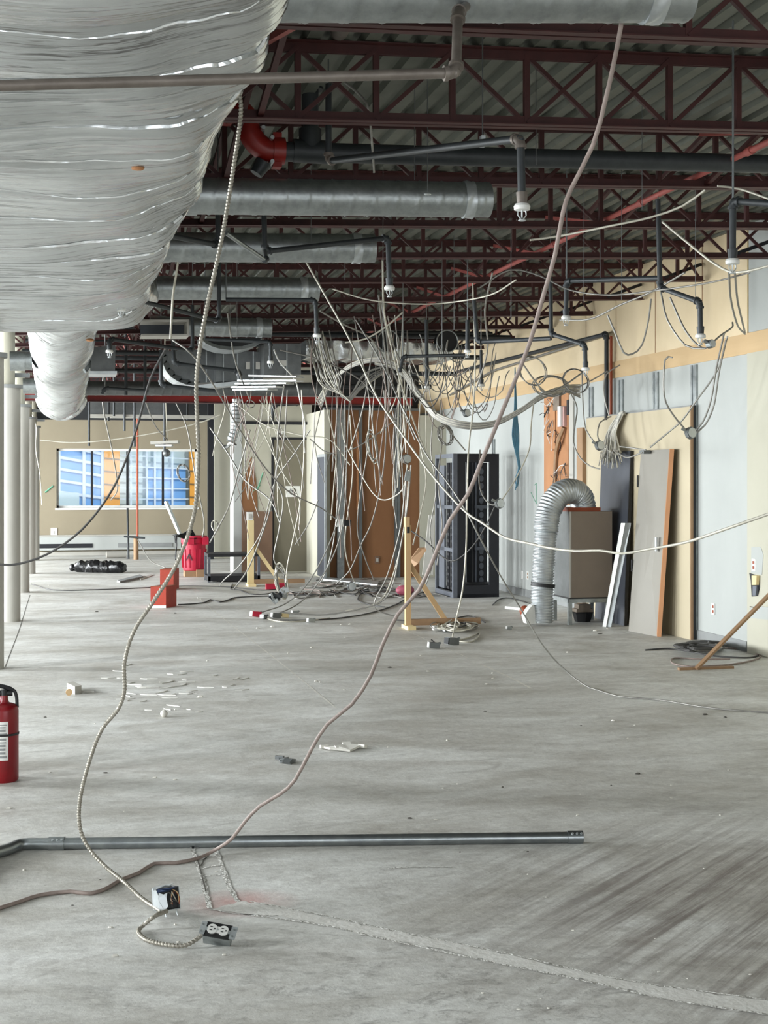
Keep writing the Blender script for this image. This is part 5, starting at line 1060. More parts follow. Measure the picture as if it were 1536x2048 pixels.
for i in range(9):
    o_ = (i - 4) * 1.6
    pts = [(640 + o_, 815 + o_ * 2, 18.5), (660 + o_, 770, 18), (700, 735 + o_, 17.5), (750, 722 + o_, 17), (795, 735 + o_, 16), (835, 785 + o_ * 1.3, 15.5), (870, 830 + o_, 15.2), (925, 850 + o_, 15), (985, 848 + o_ * 0.8, 15), (1040, 822 + o_ * 0.7, 15), (1085, 792 + o_ * 0.8, 15), (1130, 778 + o_, 15.2), (1160, 782 + o_ * 2, 15.4)]
    if i > 5: pts = pts[3:]
    cable('bundle_cable', 'grey cable in the sagging bundle that swings from tangle to orange board', pts, 0, 0, 0.008, 'wire' if i % 3 else 'wirelight', group='sagging cable bundle')
for i in range(7):
    x_ = 1032 + i * 1.2
    cable('blue_cable', 'thin blue data cable hanging on the white wall right of the rack', [(1030, 735, 15), (1031 + (i - 3) * .8, 820, 15.3), (1031 + (i - 3) * 2.2, 870, 15.4), (1034 + (i - 3) * 1.0, 905, 15.5), (1037 + (i % 3) * 2, 935, 15.5), (1034 + (i * 5 % 7) - 3, 955 + (i * 3 % 5) * 4, 15.6), (1031 + (i * 4 % 6), 968 + (i % 4) * 4, 15.6)], 0, 0, 0.006, 'teal', group='blue data cables')
cable('thin_cable', 'cable hanging right of blue cables ending at round grey box before the rack', [(1068, 800), (1062, 850), (1058, 900), (1030, 960), (1000, 1005)], 15, 14.5, 0.008, 'wirelight')
cable('thin_cable', 'cable curving left from round grey box across the rack opening', [(995, 1010), (980, 1008), (965, 990), (958, 960), (960, 900)], 14.5, 16, 0.008, 'wire')
cable('thin_cable', 'drooping cable crossing the lower half of the black rack', [(990, 1012), (975, 1045), (955, 1080), (930, 1108), (905, 1122), (880, 1110), (855, 1085), (820, 1060)], 14.5, 15.8, 0.008, 'wiredark')
def disc(name, label, px, py, d, r=0.06, m='sheet', ax=(0.3, -1, 0.1)):
    c = P(px, py, d); u = Vector(ax).normalized(); t = thing(name, label, 'electrical box', c)
    obj('body', MB().cyl(c - u * 0.02, c + u * 0.02, r, 8), M[m], t, False); obj('cover', MB().cyl(c + u * 0.02, c + u * 0.027, r * 0.85, 8), M['sheetlight'], t, False)
    obj('clamp', MB().cyl(c + Vector((-r * 0.8, 0, r * 0.4)), c + Vector((-r * 1.5, 0, r * 0.7)), 0.014, 8), M['galv'], t)
disc('octagon_box', 'round grey electrical box hanging in front of the black rack', 999, 1007, 14.4, 0.055)
disc('octagon_box', 'flat dark grey box hanging at the right top of the cream panel', 1381, 866, 12.1, 0.055)
disc('octagon_box', 'dark round box beside the frayed wire bundle', 1199, 891, 14.7, 0.055)
disc('octagon_box', 'metal clamp box hanging on the tan wood strip at right', 1421, 688, 9.25, 0.03, 'galv')
disc('octagon_box', 'dark round box hanging in the tangle above the rack, left of blue cables', 933, 826, 15, 0.045)
disc('octagon_box', 'cluster box hanging from wires in front of the brown wall', 813, 918, 16, 0.06, 'pipebrown')
disc('octagon_box', 'grey round box at the end of metal channel on the floor', 703, 1173, 19.5, 0.07)
# frayed bundle over the cream panel
t = thing('frayed_bundle', 'bundle of frayed pale wires draped over the top of the cream panel', 'wires', WX(1235, 840, 6.3)); rr = random.Random(9)
for i in range(64):
    a = WX(1243 + rr.uniform(-3, 4), 826 + rr.uniform(-3, 3), 6.28); s = rr.uniform(-1, 1)
    b_ = WX(1225 + s * 8, 862 + rr.uniform(-4, 4), 6.25); c = WX(1222 + s * 13 + rr.uniform(-4, 4), 895 + rr.uniform(-8, 8), 6.24 - rr.random() * .05); e = WX(1222 + s * 20 + rr.uniform(-6, 6), 925 + rr.uniform(-28, 14), 6.22 - rr.random() * .08)
    obj('strand', MB().tube(spline([WX(1250, 830, 6.31), a, b_, c, e], 0.04), 0.006, 5), M[('wirelight', 'wirelight', 'column', 'wire')[i % 4]], t)
# ---- the tangle: hand-placed strands ----
TG = [
 ('strand falling from grey duct to the white tape box before the corner stud', [(640, 745), (655, 820), (672, 900), (668, 970), (662, 1040)], 17, 18.5),
 ('strand from the cable fan down along the corner stud to the red-ended box', [(690, 800), (690, 900), (680, 1010), (662, 1080), (620, 1160), (575, 1205), (520, 1226)], 17.5, 17),
 ('strand beside the corner stud curling to grey boxes on the floor', [(700, 790), (694, 900), (690, 1010), (675, 1090), (640, 1160), (600, 1205), (552, 1230)], 17.5, 17),
 ('strand crossing the brown wall from upper left to lower middle', [(683, 845), (690, 885), (712, 930), (745, 985), (770, 1000), (800, 985), (812, 960), (815, 930)], 18, 16.5),
 ('strand sweeping from top right of grey door to the brown wall top', [(620, 878), (655, 905), (700, 900), (745, 875), (790, 840), (812, 820)], 18, 18),
 ('tall loop of cable rising in front of the foil duct', [(700, 900), (725, 820), (742, 720), (750, 698), (762, 705), (790, 780), (830, 880)], 16.5, 16),
 ('strand dropping in front of the brown wall to its hanging box', [(808, 790), (809, 850), (812, 905)], 16, 16),
 ('strand from hanging box to the floor left of the pine post', [(814, 935), (808, 1000), (800, 1060), (775, 1150), (750, 1200), (753, 1220), (790, 1233)], 16, 16),
 ('pale strand looping to the floor just left of the pine post', [(822, 930), (815, 1010), (800, 1100), (785, 1170), (760, 1205), (700, 1222), (640, 1230), (560, 1225)], 16, 16),
 ('strand beside the last one ending at a grey box on the floor', [(818, 940), (812, 1030), (795, 1120), (770, 1190), (740, 1212), (690, 1222)], 16.2, 16),
 ('fine strand hanging left part of the brown wall down to the floor', [(740, 800), (735, 900), (720, 990), (715, 1060), (728, 1110), (748, 1160)], 18.5, 19),
 ('strand weaving down the brown wall beside the second stud', [(768, 780), (772, 860), (765, 950), (745, 1040), (722, 1090), (700, 1140), (672, 1168)], 18, 19.5),
 ('strand falling right side of the brown wall toward the pine post top', [(842, 790), (838, 870), (852, 960), (838, 1040), (826, 1090)], 17.5, 17),
 ('strand hanging between brown wall and rack, wavy', [(868, 820), (862, 900), (872, 980), (860, 1060), (866, 1120), (850, 1175)], 18, 18),
 ('second wavy strand left of the rack edge', [(880, 800), (884, 880), (876, 960), (884, 1050), (874, 1130)], 17.5, 17),
 ('pale strand in front of grey door right half, down to the floor coil', [(603, 780), (608, 900), (601, 1000), (590, 1060), (575, 1130), (572, 1165)], 17, 17),
 ('pale strand in front of grey door left half, curling out right', [(575, 780), (568, 880), (552, 950), (566, 1000), (558, 1060), (548, 1120), (572, 1150)], 17, 17),
 ('long strand crossing the grey door from upper right to lower left', [(620, 860), (590, 905), (552, 960), (537, 1010), (520, 1070), (480, 1130), (448, 1160), (440, 1172)], 18, 19.5),
 ('strand left of grey door slanting to lower right across the paper sign', [(520, 850), (560, 935), (585, 975), (600, 1005), (598, 1060)], 18, 18),
 ('strand running from floor near the low table up to the left of the door', [(468, 1178), (500, 1130), (540, 1020), (552, 940), (558, 850), (570, 760)], 20, 17),
 ('curved strand right of grey door ending near floor', [(636, 1000), (625, 1030), (610, 1060), (590, 1090)], 19, 19),
 ('strand crossing cream wall above the grey door in a shallow curve', [(470, 805), (530, 850), (600, 870), (660, 880), (700, 930)], 19, 18.5),
 ('thin strand over the left cream wall down to the low table', [(420, 855), (455, 905), (490, 960), (540, 1000), (560, 1045)], 20, 19),
 ('strand rising from the trash barrel side to the far duct', [(420, 1085), (450, 1030), (462, 1000), (478, 940), (500, 860)], 21, 19),
 ('white zigzag strip hanging before the grey door', [(548, 700), (560, 725), (590, 760), (600, 800), (610, 850), (608, 885), (610, 905)], 15, 16),
 ('strand from the sign height curling to white tape box', [(560, 700), (640, 720), (720, 760), (780, 830), (800, 850)], 15.5, 16),
 ('pale strand looping low between door and brown wall', [(655, 930), (662, 907), (672, 920), (675, 1000), (664, 1100), (640, 1165), (600, 1175)], 18.5, 19),
 ('strand hanging past the right of the white corner wall to floor', [(700, 830), (705, 950), (690, 1080), (700, 1140), (712, 1170)], 18.8, 19.5),
 ('thick pale strand from ceiling down left of the box duct drop', [(455, 625), (470, 720), (500, 800)], 14, 15),
 ('strand stretching right from cable fan to the rack top', [(770, 640), (800, 720), (850, 800), (905, 870), (930, 900)], 14, 16),
 ('strand from joists dropping right of foil duct outlets', [(765, 520), (768, 620), (782, 690), (800, 760), (830, 850), (850, 900)], 12, 16),
 ('pale twin strand from joists to the tangle hub, left', [(757, 590), (765, 660), (775, 740), (778, 790)], 13, 15),
 ('pale twin strand from joists to the tangle hub, right', [(762, 600), (772, 660), (782, 730), (812, 800)], 13, 15),
 ('cable crossing upward right under the joists above the foil duct', [(690, 685), (730, 678), (770, 655), (805, 625)], 13, 13),
 ('cable crossing downward right under the joists above the foil duct', [(640, 622), (690, 650), (735, 672), (758, 700)], 13, 14),
 ('cable from joist to the pipe cluster above the rack', [(985, 545), (970, 620), (975, 700), (952, 780)], 12.5, 14),
 ('cord crossing far tan wall above the window, left to right', [(80, 880), (150, 885), (235, 878), (330, 862), (400, 845), (440, 830)], 24, 24),
 ('cord hanging in front of the tan wall dropping to the window sill', [(213, 700), (205, 800), (225, 905), (235, 975), (222, 1000)], 22, 24),
 ('pale cable hanging to the light fixture above the window', [(290, 800), (310, 850), (335, 880)], 22, 24),
 ('pale cable pair hanging from the ceiling to the light fixture', [(330, 660), (330, 760), (335, 880)], 17, 24),
 ('thin cord curling down to the floor right of the rust-red pipe', [(276, 1080), (300, 1120), (330, 1135)], 27, 22),
 ('thin cord hanging at right end of the far window', [(352, 805), (375, 860), (390, 950), (408, 1040), (405, 1075)], 22, 22.3),
 ('cord draped along the fifth column', [(60, 820), (72, 850), (72, 900), (80, 950), (84, 1010)], 27, 27)]
for i, (lb, pts, d0, d1) in enumerate(TG):
    cable('hanging_cable', lb, pts, d0, d1, 0.0085 if d0 < 20 else 0.011, ('wirelight', 'wire', 'wire')[i % 3] if 'zigzag' not in lb else 'white')
# coils: loose loops in the tangle
def coil(label, cx, cy, d, rx, ry, n, m='wirelight', r=0.0075, seed=1, cat='cable coil'):
    rr = random.Random(seed); t = thing('cable_coil', label, cat, P(cx, cy, d)); 
    for k in range(n):
        ph = rr.uniform(-.3, .3); a_ = rx * rr.uniform(.75, 1.1); b_ = ry * rr.uniform(.8, 1.08); ox = rr.uniform(-.15, .15) * rx
        pts = [P(cx + ox + a_ * math.cos(u) + b_ * 0.15 * math.sin(u + ph), cy + b_ * math.sin(u), d + rr.uniform(-.05, .05)) for u in [2 * math.pi * q / 22 for q in range(23)]]
        obj('loop', MB().tube(spline(pts, 0.04), r, 6), M[m if k % 3 else 'wire'], t)
    return t
coil('oval coil of pale cable hanging in front of the brown wall', 745, 893, 17.5, 9, 32, 4, seed=2)
coil('thin wire ring hanging before the right side of the far window', 366, 946, 22, 13, 17, 3, 'wire', 0.007, 3)
coil('small grey ring hung beside the black post right of window', 431, 1052, 22.3, 8, 12, 3, 'wirelight', 0.009, 4)
coil('loose wire loop hanging above the left of the black rack', 890, 870, 15.5, 14, 20, 3, 'wire', 0.007, 5)
coil('thin round loop hanging below the grey duct above the grey door', 501, 808, 18, 8, 8, 1, 'wire', 0.007, 6)
t = coil('coil of armoured cable hanging just above the floor with scrap boxes', 563, 1162, 17.9, 12, 34, 9, 'wirelight', 0.009, 7)
rr = random.Random(8)
for k in range(9):
    q = P(560 + rr.uniform(-16, 10), 1190 + rr.uniform(-16, 12), 17.85); obj('steel_box', MB().box(q, (rr.uniform(.05, .11), .05, rr.uniform(.04, .09)), Matrix.Rotation(rr.uniform(-1, 1), 3, 'Y') @ Matrix.Rotation(rr.uniform(-1, 1), 3, 'Z')), M[('galv', 'sheetlight', 'pane_dark')[k % 3]], t, False)
# random thin strands filling the tangle
rr = random.Random(21)
def rand_strand(x0, y0, x1, y1, d, kind, sway=22):
    n = 6; pts = []; a1 = rr.uniform(-sway, sway) * .7; a2 = rr.uniform(-sway, sway) * .35; w1 = rr.uniform(.8, 1.6); ph = rr.random() * 6
    for k in range(n + 1):
        f = k / n; pts.append((x0 + (x1 - x0) * f + a1 * math.sin(f * 3.14 * w1 + ph) + a2 * math.sin(f * 6.28 * w1 + ph * 2), y0 + (y1 - y0) * f, d + 0.1 * math.sin(f * 5 + ph)))
    return pts
for i in range(24):
    x0 = rr.choice((rr.gauss(655, 25), rr.gauss(800, 25), rr.gauss(780, 60))); d = rr.uniform(14.5, 18.5); y0 = HY - (3.5 - CH) * F / d; x1 = x0 + rr.uniform(-45, 45); y1 = y0 + rr.uniform(160, 440)
    cable('thin_cable', 'thin grey cable among the strands hanging in front of the brown wall', rand_strand(x0, y0, x1, min(y1, 1130), d, 0), d, d, 0.0065, rr.choice(('wire', 'wirelight', 'wire', 'wirebrown')), group='tangle of thin hanging cables')
for i in range(26):
    x0 = rr.gauss(890, 30); y0 = rr.uniform(675, 760); d = rr.uniform(14.5, 17.5); wd_ = rr.uniform(25, 80) * rr.choice((-1, 1)); h_ = rr.uniform(30, 110); y2_ = y0 + rr.uniform(-25, 50)
    pts = [(x0, y0, d), (x0 + wd_ * .12, y0 + h_ * .5, d), (x0 + wd_ * .35, y0 + h_ * .92, d + .1), (x0 + wd_ * .62, y0 + h_, d + .1), (x0 + wd_ * .9, y0 + h_ * .72, d), (x0 + wd_, y2_ + h_ * .25, d), (x0 + wd_ * 1.1, y2_, d)]
    cable('thin_cable', 'thin dark wire in the snarl above the black rack', pts, d, d, 0.006, rr.choice(('wire', 'wiredark', 'wirebrown', 'wire')), group='wire snarl above the rack')
for i in range(22):
    x0 = rr.uniform(628, 672); d = rr.uniform(15.5, 17); e = rr.uniform(-7, 7)
    pts = [(x0 - 12, rr.uniform(660, 700), d), (x0 + 2, 735 + e, d), (x0 + 14, 765 + e, d), (682 + e, 788 + e * .6, d), (696 + e * .7, 800 + e * .5, d)]
    if i % 2: pts += [(712 + e, 782, d), (740 + e * 2, 752 + e, d), (775, 735 + e, d)]
    cable('thin_cable', 'grey cable in the fan of strands beside the box duct', pts, d, d, 0.0075, rr.choice(('wire', 'wirelight')), group='fan of cables beside the box duct')
for i in range(17):
    x0 = rr.uniform(440, 560); y0 = rr.uniform(765, 800); d = rr.uniform(18, 21); 
    cable('thin_cable', 'thin wire dangling in front of the cream wall and grey door', rand_strand(x0, y0, x0 + rr.uniform(-70, 90), y0 + rr.uniform(90, 300), d, 0, 18), d, d, 0.006, rr.choice(('wire', 'wirebrown', 'wirelight')), group='wires before the grey door')
coil('loose grey wire loops hanging over the top of the orange board', 1105, 772, 14.9, 34, 20, 3, 'wire', 0.006, 12)
coil('dark wire loop on plywood between orange board and the sprinkler head', 1150, 762, 14.6, 26, 24, 2, 'wiredark', 0.006, 13)
coil('wide thin wire loop hanging over plywood left of the orange board', 1062, 742, 14.6, 26, 30, 2, 'wire', 0.006, 14)
# cables on the floor
FC = [('dark cord winding on the floor from red boxes to the hanging coil', [(356, 1209), (380, 1208), (408, 1205), (422, 1199), (440, 1204), (458, 1199), (470, 1195), (500, 1193), (540, 1192)], 'wiredark'),
      ('dark cord crossing the floor behind the red boxes', [(62, 1168), (110, 1180), (200, 1179), (300, 1175), (360, 1172), (400, 1172), (460, 1174), (520, 1180), (560, 1178)], 'wiredark'),
      ('looped dark cord at the foot of pale pine post', [(465, 1168), (462, 1178), (480, 1180), (500, 1188), (530, 1188), (560, 1184), (600, 1186)], 'wiredark'),
      ('zigzag dark cord on floor left of the pine post', [(800, 1178), (770, 1182), (730, 1183), (716, 1196), (722, 1204), (750, 1211), (770, 1214)], 'wiredark'),
      ('long cord lying beneath the coil toward the pine stand', [(560, 1240), (620, 1240), (680, 1236), (740, 1226), (790, 1210), (815, 1195)], 'wiredark'),
      ('pale cord curving on the floor before the grey boxes', [(520, 1232), (560, 1243), (620, 1241), (660, 1236)], 'wirelight'),
      ('cord lying left of the rusty lump near the rack', [(985, 1210), (1000, 1198), (1020, 1196), (1050, 1204), (1065, 1212)], 'wiredark'),
      ('pale loop of cord in front of pine stand', [(905, 1282), (935, 1276), (958, 1266), (955, 1275), (940, 1284), (915, 1282)], 'wirelight'),
      ('brown cord lying in a wide loop at foot of leaning strip', [(1460, 1318), (1400, 1318), (1350, 1316), (1345, 1326), (1380, 1333), (1450, 1330), (1500, 1322), (1520, 1312), (1480, 1298), (1440, 1296)], 'wirebrown'),
      ('dark cord across the floor toward the far right pile', [(1290, 1300), (1340, 1297), (1380, 1303), (1430, 1312), (1500, 1315), (1525, 1305)], 'wiredark'),
      ('dark cable behind the stand runner', [(790, 1240), (840, 1242), (900, 1238), (940, 1232), (970, 1245)], 'wiredark')]
for lb, pts, m in FC: cable('floor_cable', lb, [(x_, y_, 40) for x_, y_ in pts], 0, 0, 0.008, m)
for i in range(34):
    x0 = rr.uniform(560, 820); y0 = rr.uniform(1160, 1190)
    cable('floor_cable', 'dark cable strewn on the floor before the brown wall', [(x0, y0, 40), (x0 + rr.uniform(10, 40), y0 + rr.uniform(-8, 8), 40), (x0 + rr.uniform(40, 80), y0 + rr.uniform(-8, 8), 40), (x0 + rr.uniform(60, 130), y0 + rr.uniform(-6, 8), 40)], 0, 0, 0.009, rr.choice(('wiredark', 'wire', 'wirebrown')), group='cables strewn before the brown wall')
for i in range(16):
    ea = rr.uniform(18, 52); eb = rr.uniform(3, 9); cx_ = 1405 + rr.uniform(-18, 12); cy_ = 1291 + rr.uniform(-3, 4); a0_ = rr.random() * 6; zz_ = 0.012 + i * 0.006
    pts = [G(cx_ + ea * math.cos(a0_ + k * .62) + rr.uniform(-4, 4), cy_ + eb * math.sin(a0_ + k * .62), zz_ + rr.uniform(0, .02)) for k in range(11)]
    for q in pts: q.x = min(q.x, 6.36)
    tag(obj('piled_cable', MB().tube(spline(pts, 0.03), 0.011, 6), M[rr.choice(('wiredark', 'wiredark', 'wire'))], None), 'dark cable coiled in the pile at the foot of right wall', 'cable', 'cable pile by the right wall')
for i in range(14):
    ea = rr.uniform(12, 45); eb = rr.uniform(4, 10); cx_ = 905 + rr.uniform(-20, 18); cy_ = 1249 + rr.uniform(-4, 6); a0_ = rr.random() * 6; zz_ = 0.012 + i * 0.005
    pts = [G(cx_ + ea * math.cos(a0_ + k * .62) + rr.uniform(-4, 4), cy_ + eb * math.sin(a0_ + k * .62), zz_ + rr.uniform(0, .02)) for k in range(10)]
    tag(obj('piled_cable', MB().tube(spline(pts, 0.03), 0.008, 6), M[rr.choice(('wiredark', 'wire', 'wirelight'))], None), 'cable heaped over the foot of the tall pine stand', 'cable', 'cable heap on the pine stand')
# small electrical boxes on the floor
def sbox(px, py, label, m1, m2, s=0.09, rz=0.3, z=0.0):
    q = G(px, py); t = thing('switch_box', label, 'electrical box', q); Mx = Matrix.Rotation(rz, 3, 'Z') @ Matrix.Rotation(0.12, 3, 'Y')
    obj('body', MB().box(q + Vector((0, 0, s * 0.36)), (s * 1.15, s * 0.7, s * 0.62), Mx), M[m1], t, False)
    obj('face', MB().box(q + Mx @ Vector((-s * 0.62, 0, 0)) + Vector((0, 0, s * 0.36)), (s * 0.12, s * 0.62, s * 0.58), Mx), M[m2], t, False)
    obj('clamp', MB().cyl(q + Vector((s * 0.4, 0, s * 0.5)), q + Vector((s * 0.75, 0, s * 0.6)), 0.012, 8), M['galv'], t)
sbox(512, 1234, 'red-sided electrical box on the floor at the end of a pale cable', 'binred', 'white', 0.10)
sbox(527, 1238, 'grey open electrical box just right of the red-sided one', 'sheet', 'galv', 0.08, 1.0)
sbox(552, 1236, 'white-faced electrical box third in the floor row', 'sheet', 'white', 0.09)
sbox(570, 1235, 'orange-tinted box fourth in the floor row', 'woodpale', 'woodpale', 0.07)
sbox(590, 1229, 'small bluish steel box behind the floor row', 'galv', 'white', 0.07)
sbox(622, 1245, 'small round-edged box at right end of the floor row', 'galv', 'sheetlight', 0.07)
sbox(904, 1290, 'dark electrical box on the floor at the end of hanging cable', 'sheet', 'pane_dark', 0.11, 0.4)
sbox(868, 1297, 'small white-faced box with bent wire, left of the dark box', 'sheet', 'white', 0.09, 0)
sbox(898, 1264, 'grey box lying against the pine stand runner', 'sheet', 'galv', 0.09, 0.2)
sbox(875, 1262, 'white crumpled outlet lying on the pine stand runner', 'white', 'white', 0.08, 0.2)
sbox(1018, 1259, 'tiny white box alone on the floor right of the pine stand', 'galv', 'white', 0.05, 0.2)
sbox(805, 1178, 'small white box on floor behind the pine post', 'white', 'white', 0.07, 0)
cable('bent_wire', 'short bent black wire sticking up from the small white-faced box', [(872, 1290, 13.4), (868, 1284, 13.4), (862, 1279, 13.4)], 0, 0, 0.007, 'wiredark')
q = P(680, 1046, 18.5); t = thing('tape_box', 'white taped box hanging at the corner stud before the brown wall', 'electrical box', q)
obj('white_tape', MB().box(q, (0.10, 0.04, 0.10)).box(q + Vector((0.0, -0.01, -0.07)), (0.03, 0.03, 0.1)), M['white'], t, False); obj('black_body', MB().box(q + Vector((0.10, 0, 0)), (0.1, 0.06, 0.08)), M['black'], t, False)
q = P(815, 952, 16); tag(obj('plastic_scrap', MB().box(q, (0.06, 0.03, 0.12), Matrix.Rotation(0.2, 3, 'Y')), M['galv'], None, False), 'grey plastic scrap hanging below the cluster box', 'scrap')
# ================= FLOOR MARKS AND DEBRIS =================
def ragged(pts, z, m, name='floor_patch', j=0.012, seed=0):
    rg = random.Random(seed); out = []
    W_ = [G(*p) for p in pts]
    for a, c in zip(W_, W_[1:] + W_[:1]):
        n = max(1, int((c - a).length / 0.03)); 
        for k in range(n):
            p = a.lerp(c, k / n); out.append(Vector((p.x + rg.uniform(-j, j), p.y + rg.uniform(-j, j), z)))
    return struct(name, MB().add(out, [tuple(range(len(out)))]), m)
ragged([(455, 1812), (475, 1803), (520, 1806), (560, 1813), (700, 1845), (768, 1860), (900, 1884), (1000, 1907), (1120, 1936), (1250, 1962), (1400, 1984), (1560, 2003), (1560, 2031), (1450, 2019), (1340, 2000), (1180, 1964), (1060, 1939), (960, 1919), (860, 1895), (768, 1878), (650, 1852), (560, 1832), (480, 1828), (420, 1819)], 0.0015, M['patch'], seed=1)
def seam(pts, wd, m, seed=0, z=0.0025, name='floor_joint'):
    rg = random.Random(seed); p = spline([G(*q) for q in pts], 0.025); vs = []
    for i, q in enumerate(p):
        t = (p[min(i + 1, len(p) - 1)] - p[max(0, i - 1)]).normalized(); nn = Vector((-t.y, t.x, 0)); w1 = wd * rg.uniform(.35, 1); w2 = wd * rg.uniform(.35, 1)
        vs += [q + nn * w1 + Vector((0, 0, z)), q - nn * w2 + Vector((0, 0, z))]
    return struct(name, MB().add(vs, [(2 * i, 2 * i + 1, 2 * i + 3, 2 * i + 2) for i in range(len(p) - 1)]), m)
seam([(383, 1695), (392, 1725), (405, 1762), (420, 1818)], 0.014, M['crumble'], 1); seam([(425, 1690), (437, 1715), (455, 1765), (474, 1804)], 0.014, M['crumble'], 2)
seam([(404, 1738), (425, 1733), (444, 1732)], 0.008, M['crumble'], 3); seam([(403, 1753), (425, 1752), (448, 1750)], 0.006, M['crumble'], 4); seam([(402, 1732), (410, 1718), (420, 1712)], 0.006, M['debrisdark'], 9)
seam([(384, 1698), (405, 1694), (428, 1690)], 0.010, M['crumble'], 5); seam([(420, 1819), (470, 1828), (540, 1832)], 0.006, M['crumble'], 6)
seam([(394, 1718), (402, 1745), (412, 1785)], 0.004, M['debrisdark'], 8, 0.004)
seam([(480, 1828), (650, 1852), (768, 1879), (960, 1920), (1060, 1940), (1180, 1965), (1340, 2001), (1560, 2033)], 0.010, M['crumble'], 7)
seam([(500, 1804), (640, 1830), (768, 1858), (1000, 1905), (1250, 1961), (1540, 2001)], 0.007, M['crumble'], 12)
seam([(775, 1738), (830, 1735), (905, 1735)], 0.007, M['crumble'], 10)
seam([(395, 1195), (440, 1232), (560, 1325), (672, 1416)], 0.009, M['joint'], 11, 0.001); seam([(655, 1193), (720, 1219), (865, 1285), (935, 1315)], 0.009, M['joint'], 13, 0.001); seam([(965, 1330), (1020, 1355), (1062, 1377)], 0.016, M['joint'], 14, 0.001)
seam([(10, 1335), (25, 1295), (40, 1255), (52, 1215), (60, 1190)], 0.006, M['debrisdark'], 15, 0.001)
seam([(940, 1316), (1120, 1312), (1300, 1302), (1400, 1297)], 0.004, M['wooddark'], 16, 0.001)
# loose plaster flakes on the floor
rr = random.Random(33)
def chip(px, py, s, m, label, group, name='plaster_chip'):
    q = G(px, py); n = rr.randint(5, 7); a0 = rr.uniform(0, 6); sx = rr.uniform(.8, 1.8)
    pts = [q + Vector((math.cos(a0 + 2 * math.pi * k / n) * s * sx * rr.uniform(.6, 1), math.sin(a0 + 2 * math.pi * k / n) * s * rr.uniform(.5, 1), 0.001)) for k in range(n)]
    h = s * rr.uniform(.25, .8); up = [p.lerp(q, 0.35) + Vector((0, 0, h)) for p in pts]
    b = MB().add(pts + up, [tuple(range(n - 1, -1, -1)), tuple(range(n, 2 * n))] + [(k, (k + 1) % n, (k + 1) % n + n, k + n) for k in range(n)])
    return tag(obj(name, b, M[m], None, False), label, 'debris', group)
for x_, y_, s_ in ((1092, 1795, .006), (1097, 2017, .008), (1038, 2019, .008), (1310, 1878, .004), (1318, 1945, .005), (1227, 1442, .012), (1270, 1451, .008), (894, 1481, .012), (1342, 1571, .006), (1440, 1631, .008), (350, 1850, .007), (48, 1741, .009), (220, 1742, .006), (310, 1556, .012), (350, 1560, .010), (20, 1617, .014), (190, 1448, .008), (100, 1545, .01), (640, 1365, .012), (320, 1365, .01), (415, 1322, .014), (632, 1363, .012), (985, 1347, .015), (855, 1343, .015), (682, 1250, .02), (700, 1249, .018), (515, 1257, .02), (545, 1254, .02), (1190, 1262, .03), (1215, 1258, .02), (1110, 1965, .004), (1082, 1998, .005), (965, 1987, .005), (1375, 1958, .004), (1500, 1950, .005), (1070, 1885, .003), (400, 1395, .02), (350, 1420, .012)):
    chip(x_, y_, s_, 'debris', 'small white plaster crumb on the concrete floor', 'white crumbs on the floor')
for i in range(70):
    y_ = 1160 + 850 * rr.random() ** 1.6; x_ = rr.uniform(0, 1500); s_ = rr.uniform(.003, .012) * (1.4 if y_ < 1400 else 0.8)
    if G(x_, y_).x > 6.1: continue
    chip(x_, y_, s_, 'debris', 'small white plaster crumb on the concrete floor', 'white crumbs on the floor')
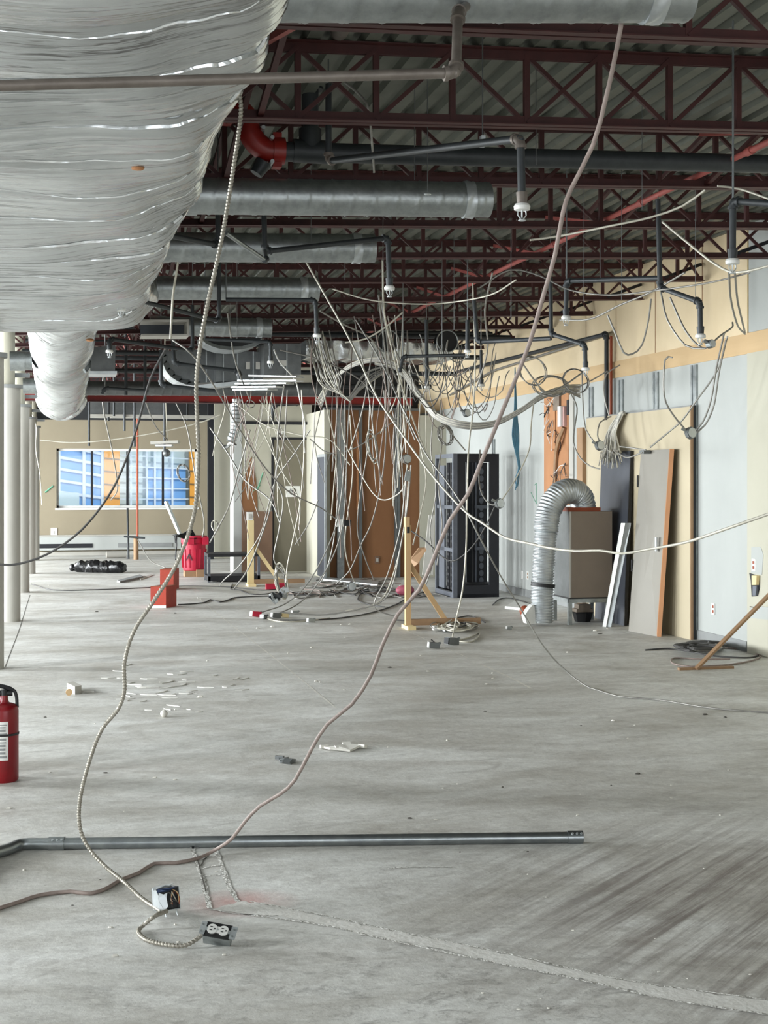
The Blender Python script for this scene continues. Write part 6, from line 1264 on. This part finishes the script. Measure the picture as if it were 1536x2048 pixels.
for x_, y_, s_ in ((1276, 1548, .014), (819, 1637, .012), (780, 1336, .015), (1055, 1704, .007), (1222, 1571, .008), (210, 1546, .013), (1162, 1452, .010), (90, 1435, .012), (970, 1423, .01), (1005, 1575, .008), (1410, 1430, .016), (1450, 1435, .016), (200, 1760, .006), (145, 1811, .006), (920, 1705, .006), (1200, 1268, .02), (595, 1223, .02), (350, 1227, .02), (193, 1224, .02)):
    chip(x_, y_, s_, 'debrisdark', 'small dark crumb on the concrete floor', 'dark crumbs on the floor', 'dark_chip')
# flat paint flakes spread left of centre
for i in range(46):
    y_ = rr.gauss(1372, 22); x_ = rr.gauss(290, 85)
    if y_ < 1310: continue
    q = G(x_, y_); L_ = rr.uniform(.02, .09); a = rr.uniform(-1.2, 1.2); u = Vector((math.cos(a), math.sin(a), 0)) * L_; v = Vector((-u.y, u.x, 0)) * rr.uniform(.08, .3)
    b = MB().slab([q - u, q - u * 0.2 - v, q + u, q + u * .3 + v], (0, 0, 0.006)); tag(obj('paint_flake', b, M['patch'], None, False), 'thin curled paint flake in the scatter left of the brown cable', 'debris', 'paint flakes scattered at left')
q = G(146, 1389); t = thing('plaster_roll', 'short pale hollow block lying on the left floor', 'debris', q)
obj('block', MB().slab([G(134, 1381), G(150, 1389), G(163, 1386), G(147, 1378)], (0, 0, 0.06)), M['column'], t, False); obj('end_face', MB().cyl(G(138, 1384, 0.03) + Vector((0, -.02, 0)), G(138, 1384, 0.03), 0.025, 12), M['wood'], t)
q = G(328, 1434); t = tag(obj('knob_cap', MB().sph(q + Vector((0, 0, 0.024)), 0.026, 14), M['debris'], None), 'small round white knob lying on the floor between two cables', 'debris')
for pts_, lb in (([(556, 1520), (566, 1524), (578, 1526), (572, 1528), (560, 1527)], 'twisted grey metal scrap on the mid floor left of the brown cable'), ([(645, 1498), (675, 1500), (690, 1494), (722, 1497), (700, 1505), (660, 1504)], 'crumpled yellowish tape scrap on the mid floor right of brown cable')):
    b = MB(); W_ = [G(x_, y_) for x_, y_ in pts_]; b.slab([Vector((p.x, p.y, rr.uniform(.002, .02))) for p in W_], (0, 0, 0.012))
    for k in range(4): p = W_[k]; b.box(p + Vector((0.01, 0, 0.015)), (0.05, 0.03, 0.02), Matrix.Rotation(rr.uniform(-1, 1), 3, 'Z') @ Matrix.Rotation(rr.uniform(-.6, .6), 3, 'X'))
    tag(obj('floor_scrap', b, M['sheet' if 'metal' in lb else 'joint'], None, False), lb, 'debris')
